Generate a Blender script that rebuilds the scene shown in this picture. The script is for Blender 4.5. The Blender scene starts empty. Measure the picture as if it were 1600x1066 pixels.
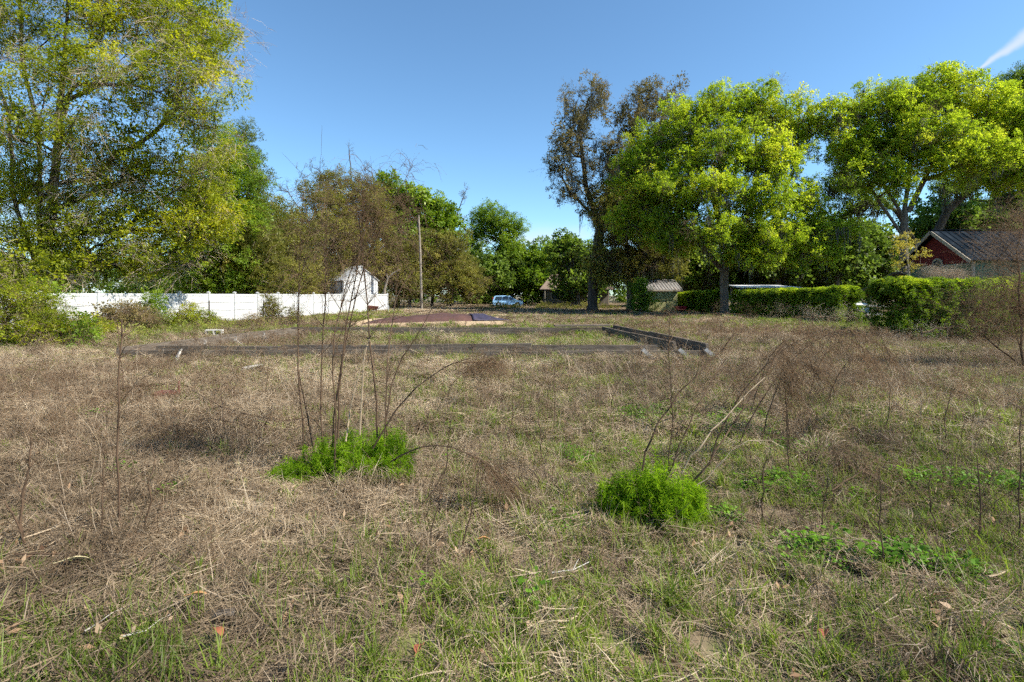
import bpy, bmesh, math, random
import numpy as np
from mathutils import Vector, Matrix

R = math.radians
rng = np.random.default_rng(11)
random.seed(5)
scene = bpy.context.scene
COL = scene.collection

# ------------------------------------------------------------------ camera, sky, sun
CAM_H = 1.7
F = 800.0          # focal length in photograph pixels (1600 wide)
HZ = 461.0         # horizon row in the photograph
cam_d = bpy.data.cameras.new('camera')
cam_d.sensor_width = 36.0
cam_d.lens = 36.0 * F / 1600.0
cam_d.shift_y = -(533.0 - HZ) / 1600.0
cam_d.clip_start = 0.05
cam_d.clip_end = 5000
cam = bpy.data.objects.new('camera', cam_d)
cam.location = (0, 0, CAM_H)
cam.rotation_euler = (R(90), 0, 0)
COL.objects.link(cam)
scene.camera = cam

SUN_EL, SUN_AZ = 44.0, -18.0      # azimuth measured from +X towards +Y
sd = Vector((math.cos(R(SUN_AZ)) * math.cos(R(SUN_EL)), math.sin(R(SUN_AZ)) * math.cos(R(SUN_EL)), math.sin(R(SUN_EL))))
sun_d = bpy.data.lights.new('sun', 'SUN')
sun_d.energy = 4.6
sun_d.angle = R(0.55)
sun_d.color = (1.0, 0.94, 0.84)
sun = bpy.data.objects.new('sun', sun_d)
sun.rotation_euler = sd.to_track_quat('Z', 'Y').to_euler()
sun.location = (40, 10, 60)
COL.objects.link(sun)

world = bpy.data.worlds.new('World')
scene.world = world
world.use_nodes = True
wn, wl = world.node_tree.nodes, world.node_tree.links
wn.clear()
w_out = wn.new('ShaderNodeOutputWorld')
w_bg = wn.new('ShaderNodeBackground')
w_bg.inputs['Strength'].default_value = 0.11
sky = wn.new('ShaderNodeTexSky')
sky.sky_type = 'NISHITA'
sky.sun_disc = False
sky.sun_elevation = R(SUN_EL)
sky.sun_rotation = R(90 - SUN_AZ)
sky.air_density = 0.85
sky.dust_density = 0.25
sky.ozone_density = 1.3
# clouds: soft banks low over the horizon all round and one small wisp
tc = wn.new('ShaderNodeTexCoord')
def vmath(op, a, b=None):
    n = wn.new('ShaderNodeVectorMath'); n.operation = op
    if isinstance(a, bpy.types.NodeSocket): wl.new(a, n.inputs[0])
    else: n.inputs[0].default_value = a
    if b is not None:
        if isinstance(b, bpy.types.NodeSocket): wl.new(b, n.inputs[1])
        else: n.inputs[1].default_value = b
    return n
def fmath(op, a, b=None, clamp=False):
    n = wn.new('ShaderNodeMath'); n.operation = op; n.use_clamp = clamp
    for i, s in enumerate((a, b)):
        if s is None: continue
        if isinstance(s, bpy.types.NodeSocket): wl.new(s, n.inputs[i])
        else: n.inputs[i].default_value = s
    return n.outputs[0]
def wramp(s, a, b, c=0.0, d=1.0):
    n = wn.new('ShaderNodeMapRange'); n.interpolation_type = 'SMOOTHSTEP'
    wl.new(s, n.inputs[0])
    for i, v in enumerate((a, b, c, d)): n.inputs[i + 1].default_value = v
    return n.outputs[0]
sep = wn.new('ShaderNodeSeparateXYZ'); wl.new(tc.outputs['Generated'], sep.inputs[0])
st = vmath('MULTIPLY', tc.outputs['Generated'], (3.0, 3.0, 11.0))
nz = wn.new('ShaderNodeTexNoise'); nz.inputs['Scale'].default_value = 1.6; nz.inputs['Detail'].default_value = 7
nz.inputs['Roughness'].default_value = 0.55
wl.new(st.outputs[0], nz.inputs['Vector'])
bank = fmath('MULTIPLY', wramp(nz.outputs['Fac'], 0.44, 0.62), wramp(sep.outputs['Z'], 0.15, 0.09))
wd = Vector((770, 800, 375)).normalized()          # the small wisp high on the right
across = Vector((0.62, -0.35, 0.45)).normalized()
across = (across - across.dot(wd) * wd).normalized()
up2 = wd.cross(across).normalized()
du = vmath('DOT_PRODUCT', tc.outputs['Generated'], tuple(across)).outputs['Value']
dv = vmath('DOT_PRODUCT', tc.outputs['Generated'], tuple(up2)).outputs['Value']
dw = vmath('DOT_PRODUCT', tc.outputs['Generated'], tuple(wd)).outputs['Value']
n2 = wn.new('ShaderNodeTexNoise'); n2.inputs['Scale'].default_value = 14; n2.inputs['Detail'].default_value = 5
wl.new(tc.outputs['Generated'], n2.inputs['Vector'])
wob = fmath('MULTIPLY', fmath('SUBTRACT', n2.outputs['Fac'], 0.5), 0.03)
width_v = wramp(du, -0.06, 0.07, 0.0008, 0.017)
vv = fmath('ABSOLUTE', fmath('ADD', dv, wob))
wisp = fmath('SUBTRACT', 1.0, fmath('DIVIDE', vv, width_v), clamp=True)
wisp = fmath('MULTIPLY', wramp(wisp, 0.0, 0.95), wramp(dw, 0.985, 0.997))
cl = fmath('MAXIMUM', fmath('MULTIPLY', bank, 0.75), fmath('MULTIPLY', wisp, 0.7), clamp=True)
stint = wn.new('ShaderNodeMixRGB'); stint.blend_type = 'MULTIPLY'; stint.inputs[0].default_value = 1.0
wl.new(sky.outputs[0], stint.inputs[1]); stint.inputs[2].default_value = (0.69, 0.91, 0.98, 1)
cmix = wn.new('ShaderNodeMixRGB')
wl.new(cl, cmix.inputs[0])
wl.new(stint.outputs[0], cmix.inputs[1])
cmix.inputs[2].default_value = (3.6, 3.85, 4.3, 1)
wl.new(cmix.outputs[0], w_bg.inputs['Color'])
wl.new(w_bg.outputs[0], w_out.inputs[0])

scene.view_settings.view_transform = 'Standard'
scene.view_settings.look = 'None'
scene.view_settings.exposure = 1.12
scene.view_settings.gamma = 1.0
scene.view_settings.use_curve_mapping = False
scene.render.engine = 'CYCLES'
scene.cycles.max_bounces = 6
scene.cycles.diffuse_bounces = 4
scene.cycles.transmission_bounces = 4
scene.cycles.use_denoising = False
scene.cycles.use_adaptive_sampling = True
scene.cycles.adaptive_threshold = 0.07
scene.cycles.adaptive_min_samples = 20

# ------------------------------------------------------------------ helpers
def P(px, py, D):
    """a point seen at photograph pixel (px, py) at depth D"""
    return Vector(((px - 800.0) / F * D, D, CAM_H - (py - HZ) / F * D))
def G(px, py):
    D = CAM_H * F / (py - HZ)
    return (px - 800.0) / F * D, D

def tag(o, label=None, cat=None, group=None, kind=None):
    if label: o['label'] = label
    if cat: o['category'] = cat
    if group: o['group'] = group
    if kind: o['kind'] = kind
    return o
def link(o, parent=None):
    COL.objects.link(o)
    if parent is not None: o.parent = parent
    return o
def empty(name, loc=(0, 0, 0), rz=0.0):
    o = bpy.data.objects.new(name, None)
    o.empty_display_size = 0.2
    o.location = loc; o.rotation_euler = (0, 0, rz)
    return link(o)

def quad_mesh(name, V, Q, mat=None, v=None, smooth=False):
    me = bpy.data.meshes.new(name)
    V = np.ascontiguousarray(V, dtype=np.float32); Q = np.ascontiguousarray(Q, dtype=np.int32)
    n, m = len(V), len(Q)
    me.vertices.add(n); me.vertices.foreach_set('co', V.ravel())
    me.loops.add(4 * m); me.loops.foreach_set('vertex_index', Q.ravel())
    me.polygons.add(m); me.polygons.foreach_set('loop_start', np.arange(m, dtype=np.int32) * 4)
    if smooth: me.polygons.foreach_set('use_smooth', np.ones(m, dtype=bool))
    me.update(calc_edges=True)
    if v is not None:
        a = me.attributes.new('v', 'FLOAT', 'FACE')
        a.data.foreach_set('value', np.ascontiguousarray(v, dtype=np.float32))
    if mat: me.materials.append(mat)
    return me

class MB:
    """collects boxes, prisms and tubes; build() links ONE mesh object"""
    def __init__(s): s.v = []; s.f = []
    def add(s, vs, fs):
        b = len(s.v); s.v += [tuple(p) for p in vs]; s.f += [tuple(i + b for i in f) for f in fs]; return s
    def box(s, a, b):
        x0, y0, z0 = a; x1, y1, z1 = b
        return s.add([(x0, y0, z0), (x1, y0, z0), (x1, y1, z0), (x0, y1, z0), (x0, y0, z1), (x1, y0, z1), (x1, y1, z1), (x0, y1, z1)],
                     [(0, 3, 2, 1), (4, 5, 6, 7), (0, 1, 5, 4), (1, 2, 6, 5), (2, 3, 7, 6), (3, 0, 4, 7)])
    def bar(s, p, q, w, h, up=(0, 0, 1)):
        p, q = Vector(p), Vector(q); d = (q - p).normalized(); u = Vector(up)
        x = d.cross(u)
        if x.length < 1e-4: x = d.cross(Vector((0, 1, 0)))
        x.normalize(); z = x.cross(d).normalized()
        vs = []
        for c in (p, q):
            for sx, sz in ((-1, -1), (1, -1), (1, 1), (-1, 1)):
                vs.append(c + x * sx * w / 2 + z * sz * h / 2)
        return s.add(vs, [(0, 1, 2, 3), (7, 6, 5, 4), (0, 4, 5, 1), (1, 5, 6, 2), (2, 6, 7, 3), (3, 7, 4, 0)])
    def prism(s, poly, y0, y1, axis='y'):
        n = len(poly)
        if axis == 'y': a = [(x, y0, z) for x, z in poly]; b = [(x, y1, z) for x, z in poly]
        else: a = [(y0, x, z) for x, z in poly]; b = [(y1, x, z) for x, z in poly]
        return s.add(a + b, [tuple(range(n)), tuple(range(2 * n - 1, n - 1, -1))] + [(i, i + n, (i + 1) % n + n, (i + 1) % n) for i in range(n)])
    def tube(s, pts, rad, sides=6, cap=True):
        V, Q = tube_arrays(np.array(pts, float), np.array(rad, float) if np.ndim(rad) else np.full(len(pts), float(rad)), sides)
        s.add(V, Q)
        if cap:
            b = len(s.v) - len(V)
            s.f.append(tuple(b + i for i in range(sides))[::-1]); s.f.append(tuple(len(s.v) - sides + i for i in range(sides)))
        return s
    def mesh(s, name, mat, bevel=0.0):
        me = bpy.data.meshes.new(name)
        me.from_pydata(s.v, [], s.f)
        bm = bmesh.new(); bm.from_mesh(me)
        bmesh.ops.recalc_face_normals(bm, faces=bm.faces)
        if bevel:
            bmesh.ops.bevel(bm, geom=list(bm.edges), offset=bevel, segments=1, affect='EDGES', profile=0.6)
        bm.to_mesh(me); bm.free()
        me.materials.append(mat)
        return me
    def build(s, name, mat, parent=None, bevel=0.0):
        return link(bpy.data.objects.new(name, s.mesh(name, mat, bevel)), parent)

def tube_arrays(pts, rad, sides=5):
    n = len(pts)
    t = np.gradient(pts, axis=0)
    t /= np.linalg.norm(t, axis=1, keepdims=True) + 1e-9
    ref = np.array([0.31, 0.87, 0.22]) if abs(t[0][2]) > 0.7 else np.array([0.05, 0.02, 1.0])
    x = np.cross(t, ref); x /= np.linalg.norm(x, axis=1, keepdims=True) + 1e-9
    y = np.cross(t, x)
    a = np.linspace(0, 2 * np.pi, sides, endpoint=False)
    V = pts[:, None, :] + rad[:, None, None] * (np.cos(a)[None, :, None] * x[:, None, :] + np.sin(a)[None, :, None] * y[:, None, :])
    i = np.arange(n - 1)[:, None] * sides; j = np.arange(sides)[None, :]; k = (j + 1) % sides
    Q = np.stack([i + j, i + k, i + sides + k, i + sides + j], -1).reshape(-1, 4)
    return V.reshape(-1, 3), Q

def ribbons(Pt, W, side):
    """Pt (N,K,3) centre lines, W (N,K) half widths, side (N,3)"""
    N, K, _ = Pt.shape
    off = side[:, None, :] * W[:, :, None]
    V = np.stack([Pt - off, Pt + off], 2).reshape(-1, 3)
    b = (np.arange(N) * K * 2)[:, None] + (np.arange(K - 1) * 2)[None, :]
    Q = np.stack([b, b + 1, b + 3, b + 2], -1).reshape(-1, 4)
    return V, Q
def unit(a): return a / (np.linalg.norm(a, axis=-1, keepdims=True) + 1e-9)
def rnd(a, b, *n): return rng.uniform(a, b, n if n else None)
class Geo:
    def __init__(s): s.V = []; s.Q = []; s.v = []; s.n = 0
    def add(s, V, Q, v):
        s.V.append(V); s.Q.append(Q + s.n); s.n += len(V)
        s.v.append(np.broadcast_to(np.asarray(v, float), (len(Q),)))
        return s
    def mesh(s, name, mat=None): return quad_mesh(name, np.concatenate(s.V), np.concatenate(s.Q), mat, np.concatenate(s.v))

def vnoise(x, y, seed=0):
    xi, yi = np.floor(x).astype(np.int64), np.floor(y).astype(np.int64)
    fx, fy = x - xi, y - yi
    fx, fy = fx * fx * (3 - 2 * fx), fy * fy * (3 - 2 * fy)
    def h(a, b):
        n = (a * 374761393 + b * 668265263 + seed * 1442695041) & 0x7fffffff
        n = ((n ^ (n >> 13)) * 1274126177) & 0x7fffffff
        return ((n ^ (n >> 16)) & 0xffff) / 65535.0
    return (h(xi, yi) * (1 - fx) + h(xi + 1, yi) * fx) * (1 - fy) + (h(xi, yi + 1) * (1 - fx) + h(xi + 1, yi + 1) * fx) * fy
def height(x, y):
    x = np.asarray(x, float); y = np.asarray(y, float)
    d = np.hypot(x, y)
    fade = np.clip((70 - d) / 40, 0, 1)
    return fade * ((vnoise(x * 0.33, y * 0.33, 4) - 0.5) * 0.17 + (vnoise(x * 0.8, y * 0.8, 3) - 0.5) * 0.05)
def hz(x, y): return float(height(np.array([x]), np.array([y]))[0])

# ------------------------------------------------------------------ materials
def mat_nodes(name):
    m = bpy.data.materials.new(name); m.use_nodes = True
    nt = m.node_tree; nt.nodes.clear()
    out = nt.nodes.new('ShaderNodeOutputMaterial')
    return m, nt.nodes, nt.links, out
def set_ramp(r, cols):
    e = r.color_ramp.elements
    while len(e) < len(cols): e.new(0.5)
    for i, (p, c) in enumerate(cols): e[i].position = p; e[i].color = (*c, 1)

def leaf_mat(name, cols, trans=0.4, gloss=0.015, clump=0.35, tint=0.35):
    """colour from per-leaf value, per-spray tint and soft clumps in space"""
    m, n, l, out = mat_nodes(name)
    a = n.new('ShaderNodeAttribute'); a.attribute_name = 'v'
    b = n.new('ShaderNodeAttribute'); b.attribute_name = 'tint'; b.attribute_type = 'INSTANCER'
    g = n.new('ShaderNodeNewGeometry')
    nz = n.new('ShaderNodeTexNoise'); nz.inputs['Scale'].default_value = clump; nz.inputs['Detail'].default_value = 2
    l.new(g.outputs['Position'], nz.inputs['Vector'])
    def mm(op, x, y):
        k = n.new('ShaderNodeMath'); k.operation = op
        for i, s in enumerate((x, y)):
            if isinstance(s, bpy.types.NodeSocket): l.new(s, k.inputs[i])
            else: k.inputs[i].default_value = s
        return k.outputs[0]
    s = mm('ADD', mm('MULTIPLY', a.outputs['Fac'], 0.4), mm('MULTIPLY', b.outputs['Fac'], tint))
    s = mm('ADD', s, mm('MULTIPLY', mm('SUBTRACT', nz.outputs['Fac'], 0.5), 0.9))
    r = n.new('ShaderNodeValToRGB'); set_ramp(r, cols); l.new(s, r.inputs[0])
    d = n.new('ShaderNodeBsdfDiffuse'); t = n.new('ShaderNodeBsdfTranslucent'); gl = n.new('ShaderNodeBsdfGlossy')
    gl.inputs['Roughness'].default_value = 0.45
    l.new(r.outputs[0], d.inputs['Color'])
    hs = n.new('ShaderNodeHueSaturation'); hs.inputs['Saturation'].default_value = 1.05; hs.inputs['Value'].default_value = 1.6
    l.new(r.outputs[0], hs.inputs['Color']); l.new(hs.outputs[0], t.inputs['Color'])
    m1 = n.new('ShaderNodeMixShader'); m1.inputs[0].default_value = trans
    l.new(d.outputs[0], m1.inputs[1]); l.new(t.outputs[0], m1.inputs[2])
    m2 = n.new('ShaderNodeMixShader'); m2.inputs[0].default_value = gloss
    l.new(m1.outputs[0], m2.inputs[1]); l.new(gl.outputs[0], m2.inputs[2])
    l.new(m2.outputs[0], out.inputs[0])
    return m

def noisy_mat(name, cols, scale=4.0, rough=0.85, stretch=(1, 1, 1), bump=0.0, detail=6, metallic=0.0, spec=0.3, coord='Object'):
    m, n, l, out = mat_nodes(name)
    tc = n.new('ShaderNodeTexCoord'); mp = n.new('ShaderNodeMapping'); mp.inputs['Scale'].default_value = stretch
    l.new(tc.outputs[coord], mp.inputs[0])
    nz = n.new('ShaderNodeTexNoise'); nz.inputs['Scale'].default_value = scale; nz.inputs['Detail'].default_value = detail
    nz.inputs['Roughness'].default_value = 0.65
    l.new(mp.outputs[0], nz.inputs['Vector'])
    r = n.new('ShaderNodeValToRGB'); set_ramp(r, cols); l.new(nz.outputs['Fac'], r.inputs[0])
    p = n.new('ShaderNodeBsdfPrincipled'); p.inputs['Roughness'].default_value = rough; p.inputs['Metallic'].default_value = metallic
    p.inputs['Specular IOR Level'].default_value = spec
    l.new(r.outputs[0], p.inputs['Base Color'])
    if bump:
        bp = n.new('ShaderNodeBump'); bp.inputs['Strength'].default_value = bump; bp.inputs['Distance'].default_value = 0.02
        l.new(nz.outputs['Fac'], bp.inputs['Height']); l.new(bp.outputs[0], p.inputs['Normal'])
    l.new(p.outputs[0], out.inputs[0])
    return m
def plain(name, c, rough=0.6, metallic=0.0, spec=0.4, coat=0.0):
    m, n, l, out = mat_nodes(name)
    p = n.new('ShaderNodeBsdfPrincipled'); p.inputs['Base Color'].default_value = (*c, 1)
    p.inputs['Roughness'].default_value = rough; p.inputs['Metallic'].default_value = metallic
    p.inputs['Specular IOR Level'].default_value = spec; p.inputs['Coat Weight'].default_value = coat
    l.new(p.outputs[0], out.inputs[0])
    return m

M = {}
M['soil'] = noisy_mat('soil_and_thatch', [(0.25, (0.07, 0.052, 0.034)), (0.5, (0.17, 0.13, 0.08)), (0.62, (0.13, 0.13, 0.05)), (0.8, (0.25, 0.2, 0.125))], 2.2, 0.95, bump=0.6, detail=10)
M['bark'] = noisy_mat('grey_brown_bark', [(0.3, (0.06, 0.048, 0.038)), (0.7, (0.2, 0.165, 0.13))], 5, 0.95, (1, 1, 0.25), 0.8)
M['bark_dark'] = noisy_mat('dark_bark', [(0.3, (0.03, 0.024, 0.02)), (0.7, (0.11, 0.09, 0.072))], 5, 0.95, (1, 1, 0.25), 0.8)
M['bark_pale'] = noisy_mat('pale_bark', [(0.3, (0.13, 0.105, 0.08)), (0.7, (0.36, 0.31, 0.25))], 5, 0.95, (1, 1, 0.25), 0.6)
M['moss'] = leaf_mat('grey_moss', [(0.0, (0.085, 0.085, 0.066)), (1.0, (0.24, 0.23, 0.18))], 0.3, 0.0)
M['stem'] = noisy_mat('dry_stem', [(0.3, (0.05, 0.031, 0.02)), (0.7, (0.14, 0.092, 0.058))], 9, 0.9, (1, 1, 0.2), spec=0.1)
M['stem_pale'] = noisy_mat('pale_dry_stem', [(0.3, (0.24, 0.175, 0.11)), (0.7, (0.42, 0.33, 0.22))], 9, 0.9, (1, 1, 0.2))
M['twig'] = leaf_mat('dry_twig', [(0.0, (0.09, 0.06, 0.038)), (0.5, (0.19, 0.135, 0.085)), (1.0, (0.36, 0.275, 0.185))], 0.15, 0.0)
M['twig_grey'] = leaf_mat('grey_dry_twig', [(0.0, (0.22, 0.17, 0.12)), (0.5, (0.4, 0.32, 0.235)), (1.0, (0.6, 0.5, 0.39))], 0.15, 0.0)
M['plume'] = leaf_mat('dead_fennel_plume', [(0.0, (0.12, 0.078, 0.046)), (0.5, (0.22, 0.15, 0.095)), (1.0, (0.4, 0.295, 0.2))], 0.3, 0.0, 1.0)
M['thatch'] = leaf_mat('dry_thatch_straw', [(0.0, (0.09, 0.062, 0.038)), (0.35, (0.245, 0.182, 0.115)), (0.7, (0.445, 0.35, 0.232)), (1.0, (0.65, 0.545, 0.39))], 0.2, 0.02, 0.7, 0.45)
M['grass'] = leaf_mat('green_grass_blade', [(0.0, (0.075, 0.11, 0.016)), (0.45, (0.175, 0.235, 0.03)), (0.8, (0.32, 0.37, 0.07)), (1.0, (0.46, 0.42, 0.15))], 0.4, 0.012, 0.6)
M['broad'] = leaf_mat('broadleaf_weed', [(0.0, (0.06, 0.13, 0.014)), (0.5, (0.14, 0.27, 0.026)), (1.0, (0.27, 0.41, 0.05))], 0.4, 0.012, 1.0)
M['fennel'] = leaf_mat('feathery_green', [(0.0, (0.12, 0.21, 0.014)), (0.5, (0.28, 0.41, 0.028)), (1.0, (0.5, 0.6, 0.07))], 0.55, 0.0, 2.5)
M['litter'] = leaf_mat('fallen_leaf', [(0.0, (0.15, 0.085, 0.05)), (0.45, (0.3, 0.19, 0.11)), (0.75, (0.46, 0.34, 0.22)), (1.0, (0.6, 0.5, 0.37))], 0.15, 0.01, 3.0)
M['wood'] = noisy_mat('weathered_lumber', [(0.25, (0.06, 0.048, 0.038)), (0.55, (0.14, 0.115, 0.09)), (0.8, (0.25, 0.21, 0.17))], 5, 0.95, (0.5, 4, 4), 0.4, spec=0.06)
M['wood_pale'] = noisy_mat('pale_weathered_lumber', [(0.25, (0.26, 0.24, 0.21)), (0.75, (0.5, 0.46, 0.4))], 5, 0.9, (1.5, 1.5, 0.8), 0.4, spec=0.1)
M['wood_tan'] = noisy_mat('tan_lumber', [(0.25, (0.36, 0.25, 0.15)), (0.75, (0.6, 0.46, 0.3))], 5, 0.85, (0.5, 4, 4), 0.3)
M['vinyl'] = noisy_mat('white_vinyl', [(0.3, (0.4, 0.41, 0.4)), (0.7, (0.54, 0.54, 0.53))], 0.9, 0.6, (1, 1, 0.5))
M['lf_left'] = leaf_mat('leaf_olive_gold', [(0.0, (0.1, 0.13, 0.012)), (0.4, (0.25, 0.285, 0.02)), (0.7, (0.47, 0.46, 0.03)), (1.0, (0.6, 0.42, 0.05))], 0.5)
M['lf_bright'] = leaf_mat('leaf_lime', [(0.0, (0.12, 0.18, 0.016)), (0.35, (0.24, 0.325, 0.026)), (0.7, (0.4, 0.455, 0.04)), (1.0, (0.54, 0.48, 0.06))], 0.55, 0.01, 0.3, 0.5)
M['lf_green'] = leaf_mat('leaf_fresh_green', [(0.0, (0.08, 0.14, 0.014)), (0.5, (0.2, 0.29, 0.025)), (1.0, (0.38, 0.43, 0.04))], 0.45)
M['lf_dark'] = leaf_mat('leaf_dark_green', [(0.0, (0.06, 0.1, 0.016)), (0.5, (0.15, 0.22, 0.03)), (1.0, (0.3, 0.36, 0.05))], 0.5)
M['lf_cedar'] = leaf_mat('leaf_cedar', [(0.0, (0.05, 0.075, 0.014)), (0.5, (0.12, 0.155, 0.022)), (1.0, (0.26, 0.27, 0.04))], 0.3)
M['lf_brush'] = leaf_mat('leaf_olive_brush', [(0.0, (0.09, 0.09, 0.02)), (0.45, (0.2, 0.2, 0.034)), (0.8, (0.34, 0.28, 0.06)), (1.0, (0.38, 0.25, 0.1))], 0.35)
M['lf_oak'] = leaf_mat('leaf_bronze_oak', [(0.0, (0.085, 0.08, 0.03)), (0.45, (0.2, 0.165, 0.06)), (1.0, (0.36, 0.25, 0.1))], 0.3)
M['lf_gold'] = leaf_mat('leaf_gold', [(0.0, (0.2, 0.18, 0.03)), (0.5, (0.4, 0.35, 0.06)), (1.0, (0.58, 0.42, 0.09))], 0.45)
M['lf_weed'] = leaf_mat('leaf_weedy_green', [(0.0, (0.12, 0.14, 0.03)), (0.5, (0.24, 0.27, 0.05)), (1.0, (0.42, 0.4, 0.12))], 0.4)
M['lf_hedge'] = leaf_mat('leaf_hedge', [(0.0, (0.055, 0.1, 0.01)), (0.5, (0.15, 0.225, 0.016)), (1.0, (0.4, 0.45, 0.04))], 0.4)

# ------------------------------------------------------------------ scattering with geometry nodes (for leaves, grass and litter only)
_groups = {}
def scatter_group(key, sources, mat):
    k = (key, mat.name if mat else '')
    if k in _groups: return _groups[k]
    ng = bpy.data.node_groups.new('scatter_' + key, 'GeometryNodeTree')
    ng.interface.new_socket('Geometry', in_out='INPUT', socket_type='NodeSocketGeometry')
    ng.interface.new_socket('Geometry', in_out='OUTPUT', socket_type='NodeSocketGeometry')
    N, L = ng.nodes, ng.links
    gi, go = N.new('NodeGroupInput'), N.new('NodeGroupOutput')
    jn = N.new('GeometryNodeJoinGeometry')
    for s in reversed(sources):
        oi = N.new('GeometryNodeObjectInfo'); oi.inputs['Object'].default_value = s; oi.inputs['As Instance'].default_value = False
        g2 = N.new('GeometryNodeGeometryToInstance')
        if mat:
            sm = N.new('GeometryNodeSetMaterial'); sm.inputs['Material'].default_value = mat
            L.new(oi.outputs['Geometry'], sm.inputs['Geometry']); L.new(sm.outputs[0], g2.inputs[0])
        else: L.new(oi.outputs['Geometry'], g2.inputs[0])
        L.new(g2.outputs[0], jn.inputs[0])
    ip = N.new('GeometryNodeInstanceOnPoints')
    L.new(gi.outputs[0], ip.inputs['Points']); L.new(jn.outputs[0], ip.inputs['Instance'])
    ip.inputs['Pick Instance'].default_value = True
    def na(nm, t):
        a = N.new('GeometryNodeInputNamedAttribute'); a.data_type = t; a.inputs['Name'].default_value = nm
        return a.outputs['Attribute']
    L.new(na('pick', 'INT'), ip.inputs['Instance Index'])
    L.new(na('rot', 'FLOAT_VECTOR'), ip.inputs['Rotation'])
    L.new(na('scl', 'FLOAT_VECTOR'), ip.inputs['Scale'])
    L.new(ip.outputs[0], go.inputs[0])
    _groups[k] = ng
    return ng

def scatter(name, pts, key, sources, mat, rot=None, scl=None, tint=None, parent=None, tilt=0.0, pick=None):
    pts = np.asarray(pts, np.float32); n = len(pts)
    me = bpy.data.meshes.new(name)
    me.vertices.add(n); me.vertices.foreach_set('co', pts.ravel())
    if rot is None:
        rot = np.stack([rng.normal(0, tilt, n) if tilt else np.zeros(n), rng.normal(0, tilt, n) if tilt else np.zeros(n), rnd(0, 6.283, n)], -1)
    if scl is None: scl = rnd(0.8, 1.2, n)
    scl = np.asarray(scl, float)
    if scl.ndim == 1: scl = np.repeat(scl[:, None], 3, 1)
    if tint is None: tint = rnd(0, 1, n)
    for nm, t, d, arr in (('rot', 'FLOAT_VECTOR', 'vector', rot), ('scl', 'FLOAT_VECTOR', 'vector', scl), ('tint', 'FLOAT', 'value', tint)):
        a = me.attributes.new(nm, t, 'POINT'); a.data.foreach_set(d, np.ascontiguousarray(arr, dtype=np.float32).ravel())
    a = me.attributes.new('pick', 'INT', 'POINT'); a.data.foreach_set('value', (rng.integers(0, len(sources), n) if pick is None else np.asarray(pick)).astype(np.int32))
    me.update()
    if mat: me.materials.append(mat)
    o = link(bpy.data.objects.new(name, me), parent)
    md = o.modifiers.new('scatter', 'NODES'); md.node_group = scatter_group(key, sources, mat)
    return o

def src(name, geo): return bpy.data.objects.new(name, geo.mesh(name))

# leaf sprays -------------------------------------------------------
def leaves_geo(n, rad, length, width, twigs=6, droop=0.0, tw=0.006):
    g = Geo()
    c = unit(rng.normal(0, 1, (n, 3))) * (rnd(0, 1, n) ** 0.45)[:, None] * np.array(rad)
    d = unit(unit(c) * 0.6 + rng.normal(0, 0.6, (n, 3)) + np.array([0, 0, -droop]))
    s = unit(np.cross(d, rng.normal(0, 1, (n, 3))))
    nn = np.cross(d, s)
    L = rnd(0.7, 1.25, n)[:, None] * length; w = rnd(0.8, 1.2, n)[:, None] * width
    V = np.stack([c, c + d * L * 0.45 + s * w - nn * w * 0.25, c + d * L, c + d * L * 0.45 - s * w - nn * w * 0.25], 1).reshape(-1, 3)
    g.add(V, np.arange(n * 4).reshape(-1, 4), rnd(0, 1, n))
    if twigs:
        e = unit(rng.normal(0, 1, (twigs, 3)) + np.array([0, 0, -droop * 0.5])) * np.array(rad) * 0.9
        t = np.linspace(0, 1, 4)[None, :, None]
        p = e[:, None, :] * t + rng.normal(0, 0.04, (twigs, 4, 3)) * t * rad[0]
        g.add(*ribbons(p, np.full((twigs, 4), tw), unit(rng.normal(0, 1, (twigs, 3)))), -0.2)
    return g
def twig_geo(n, length, spread, droop, w=0.006, up=0.3, sub=3):
    g = Geo()
    d = unit(np.stack([rng.normal(0, spread, n), rng.normal(0, spread, n), np.full(n, up)], -1))
    t = np.linspace(0, 1, 5)[None, :, None]
    L = rnd(0.5, 1.1, n)[:, None, None] * length
    p = d[:, None, :] * t * L + np.array([0, 0, -1.0]) * t ** 2 * L * droop + rng.normal(0, 0.03, (n, 5, 3)) * length * t
    g.add(*ribbons(p, np.linspace(1, 0.4, 5)[None, :] * w * np.ones((n, 1)), unit(rng.normal(0, 1, (n, 3)))), np.repeat(rnd(0, 1, n), 4))
    for _ in range(sub):
        k = rng.integers(1, 4, n); b = p[np.arange(n), k]
        d2 = unit(d + rng.normal(0, 0.6, (n, 3)) + np.array([0, 0, -droop * 0.6]))
        t2 = np.linspace(0, 1, 3)[None, :, None]
        q = b[:, None, :] + d2[:, None, :] * t2 * L * 0.45 + np.array([0, 0, -1.0]) * t2 ** 2 * L * 0.2 * droop
        g.add(*ribbons(q, np.array([[0.7, 0.5, 0.3]]) * w * np.ones((n, 1)), unit(rng.normal(0, 1, (n, 3)))), np.repeat(rnd(0, 1, n), 2))
    return g

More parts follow.
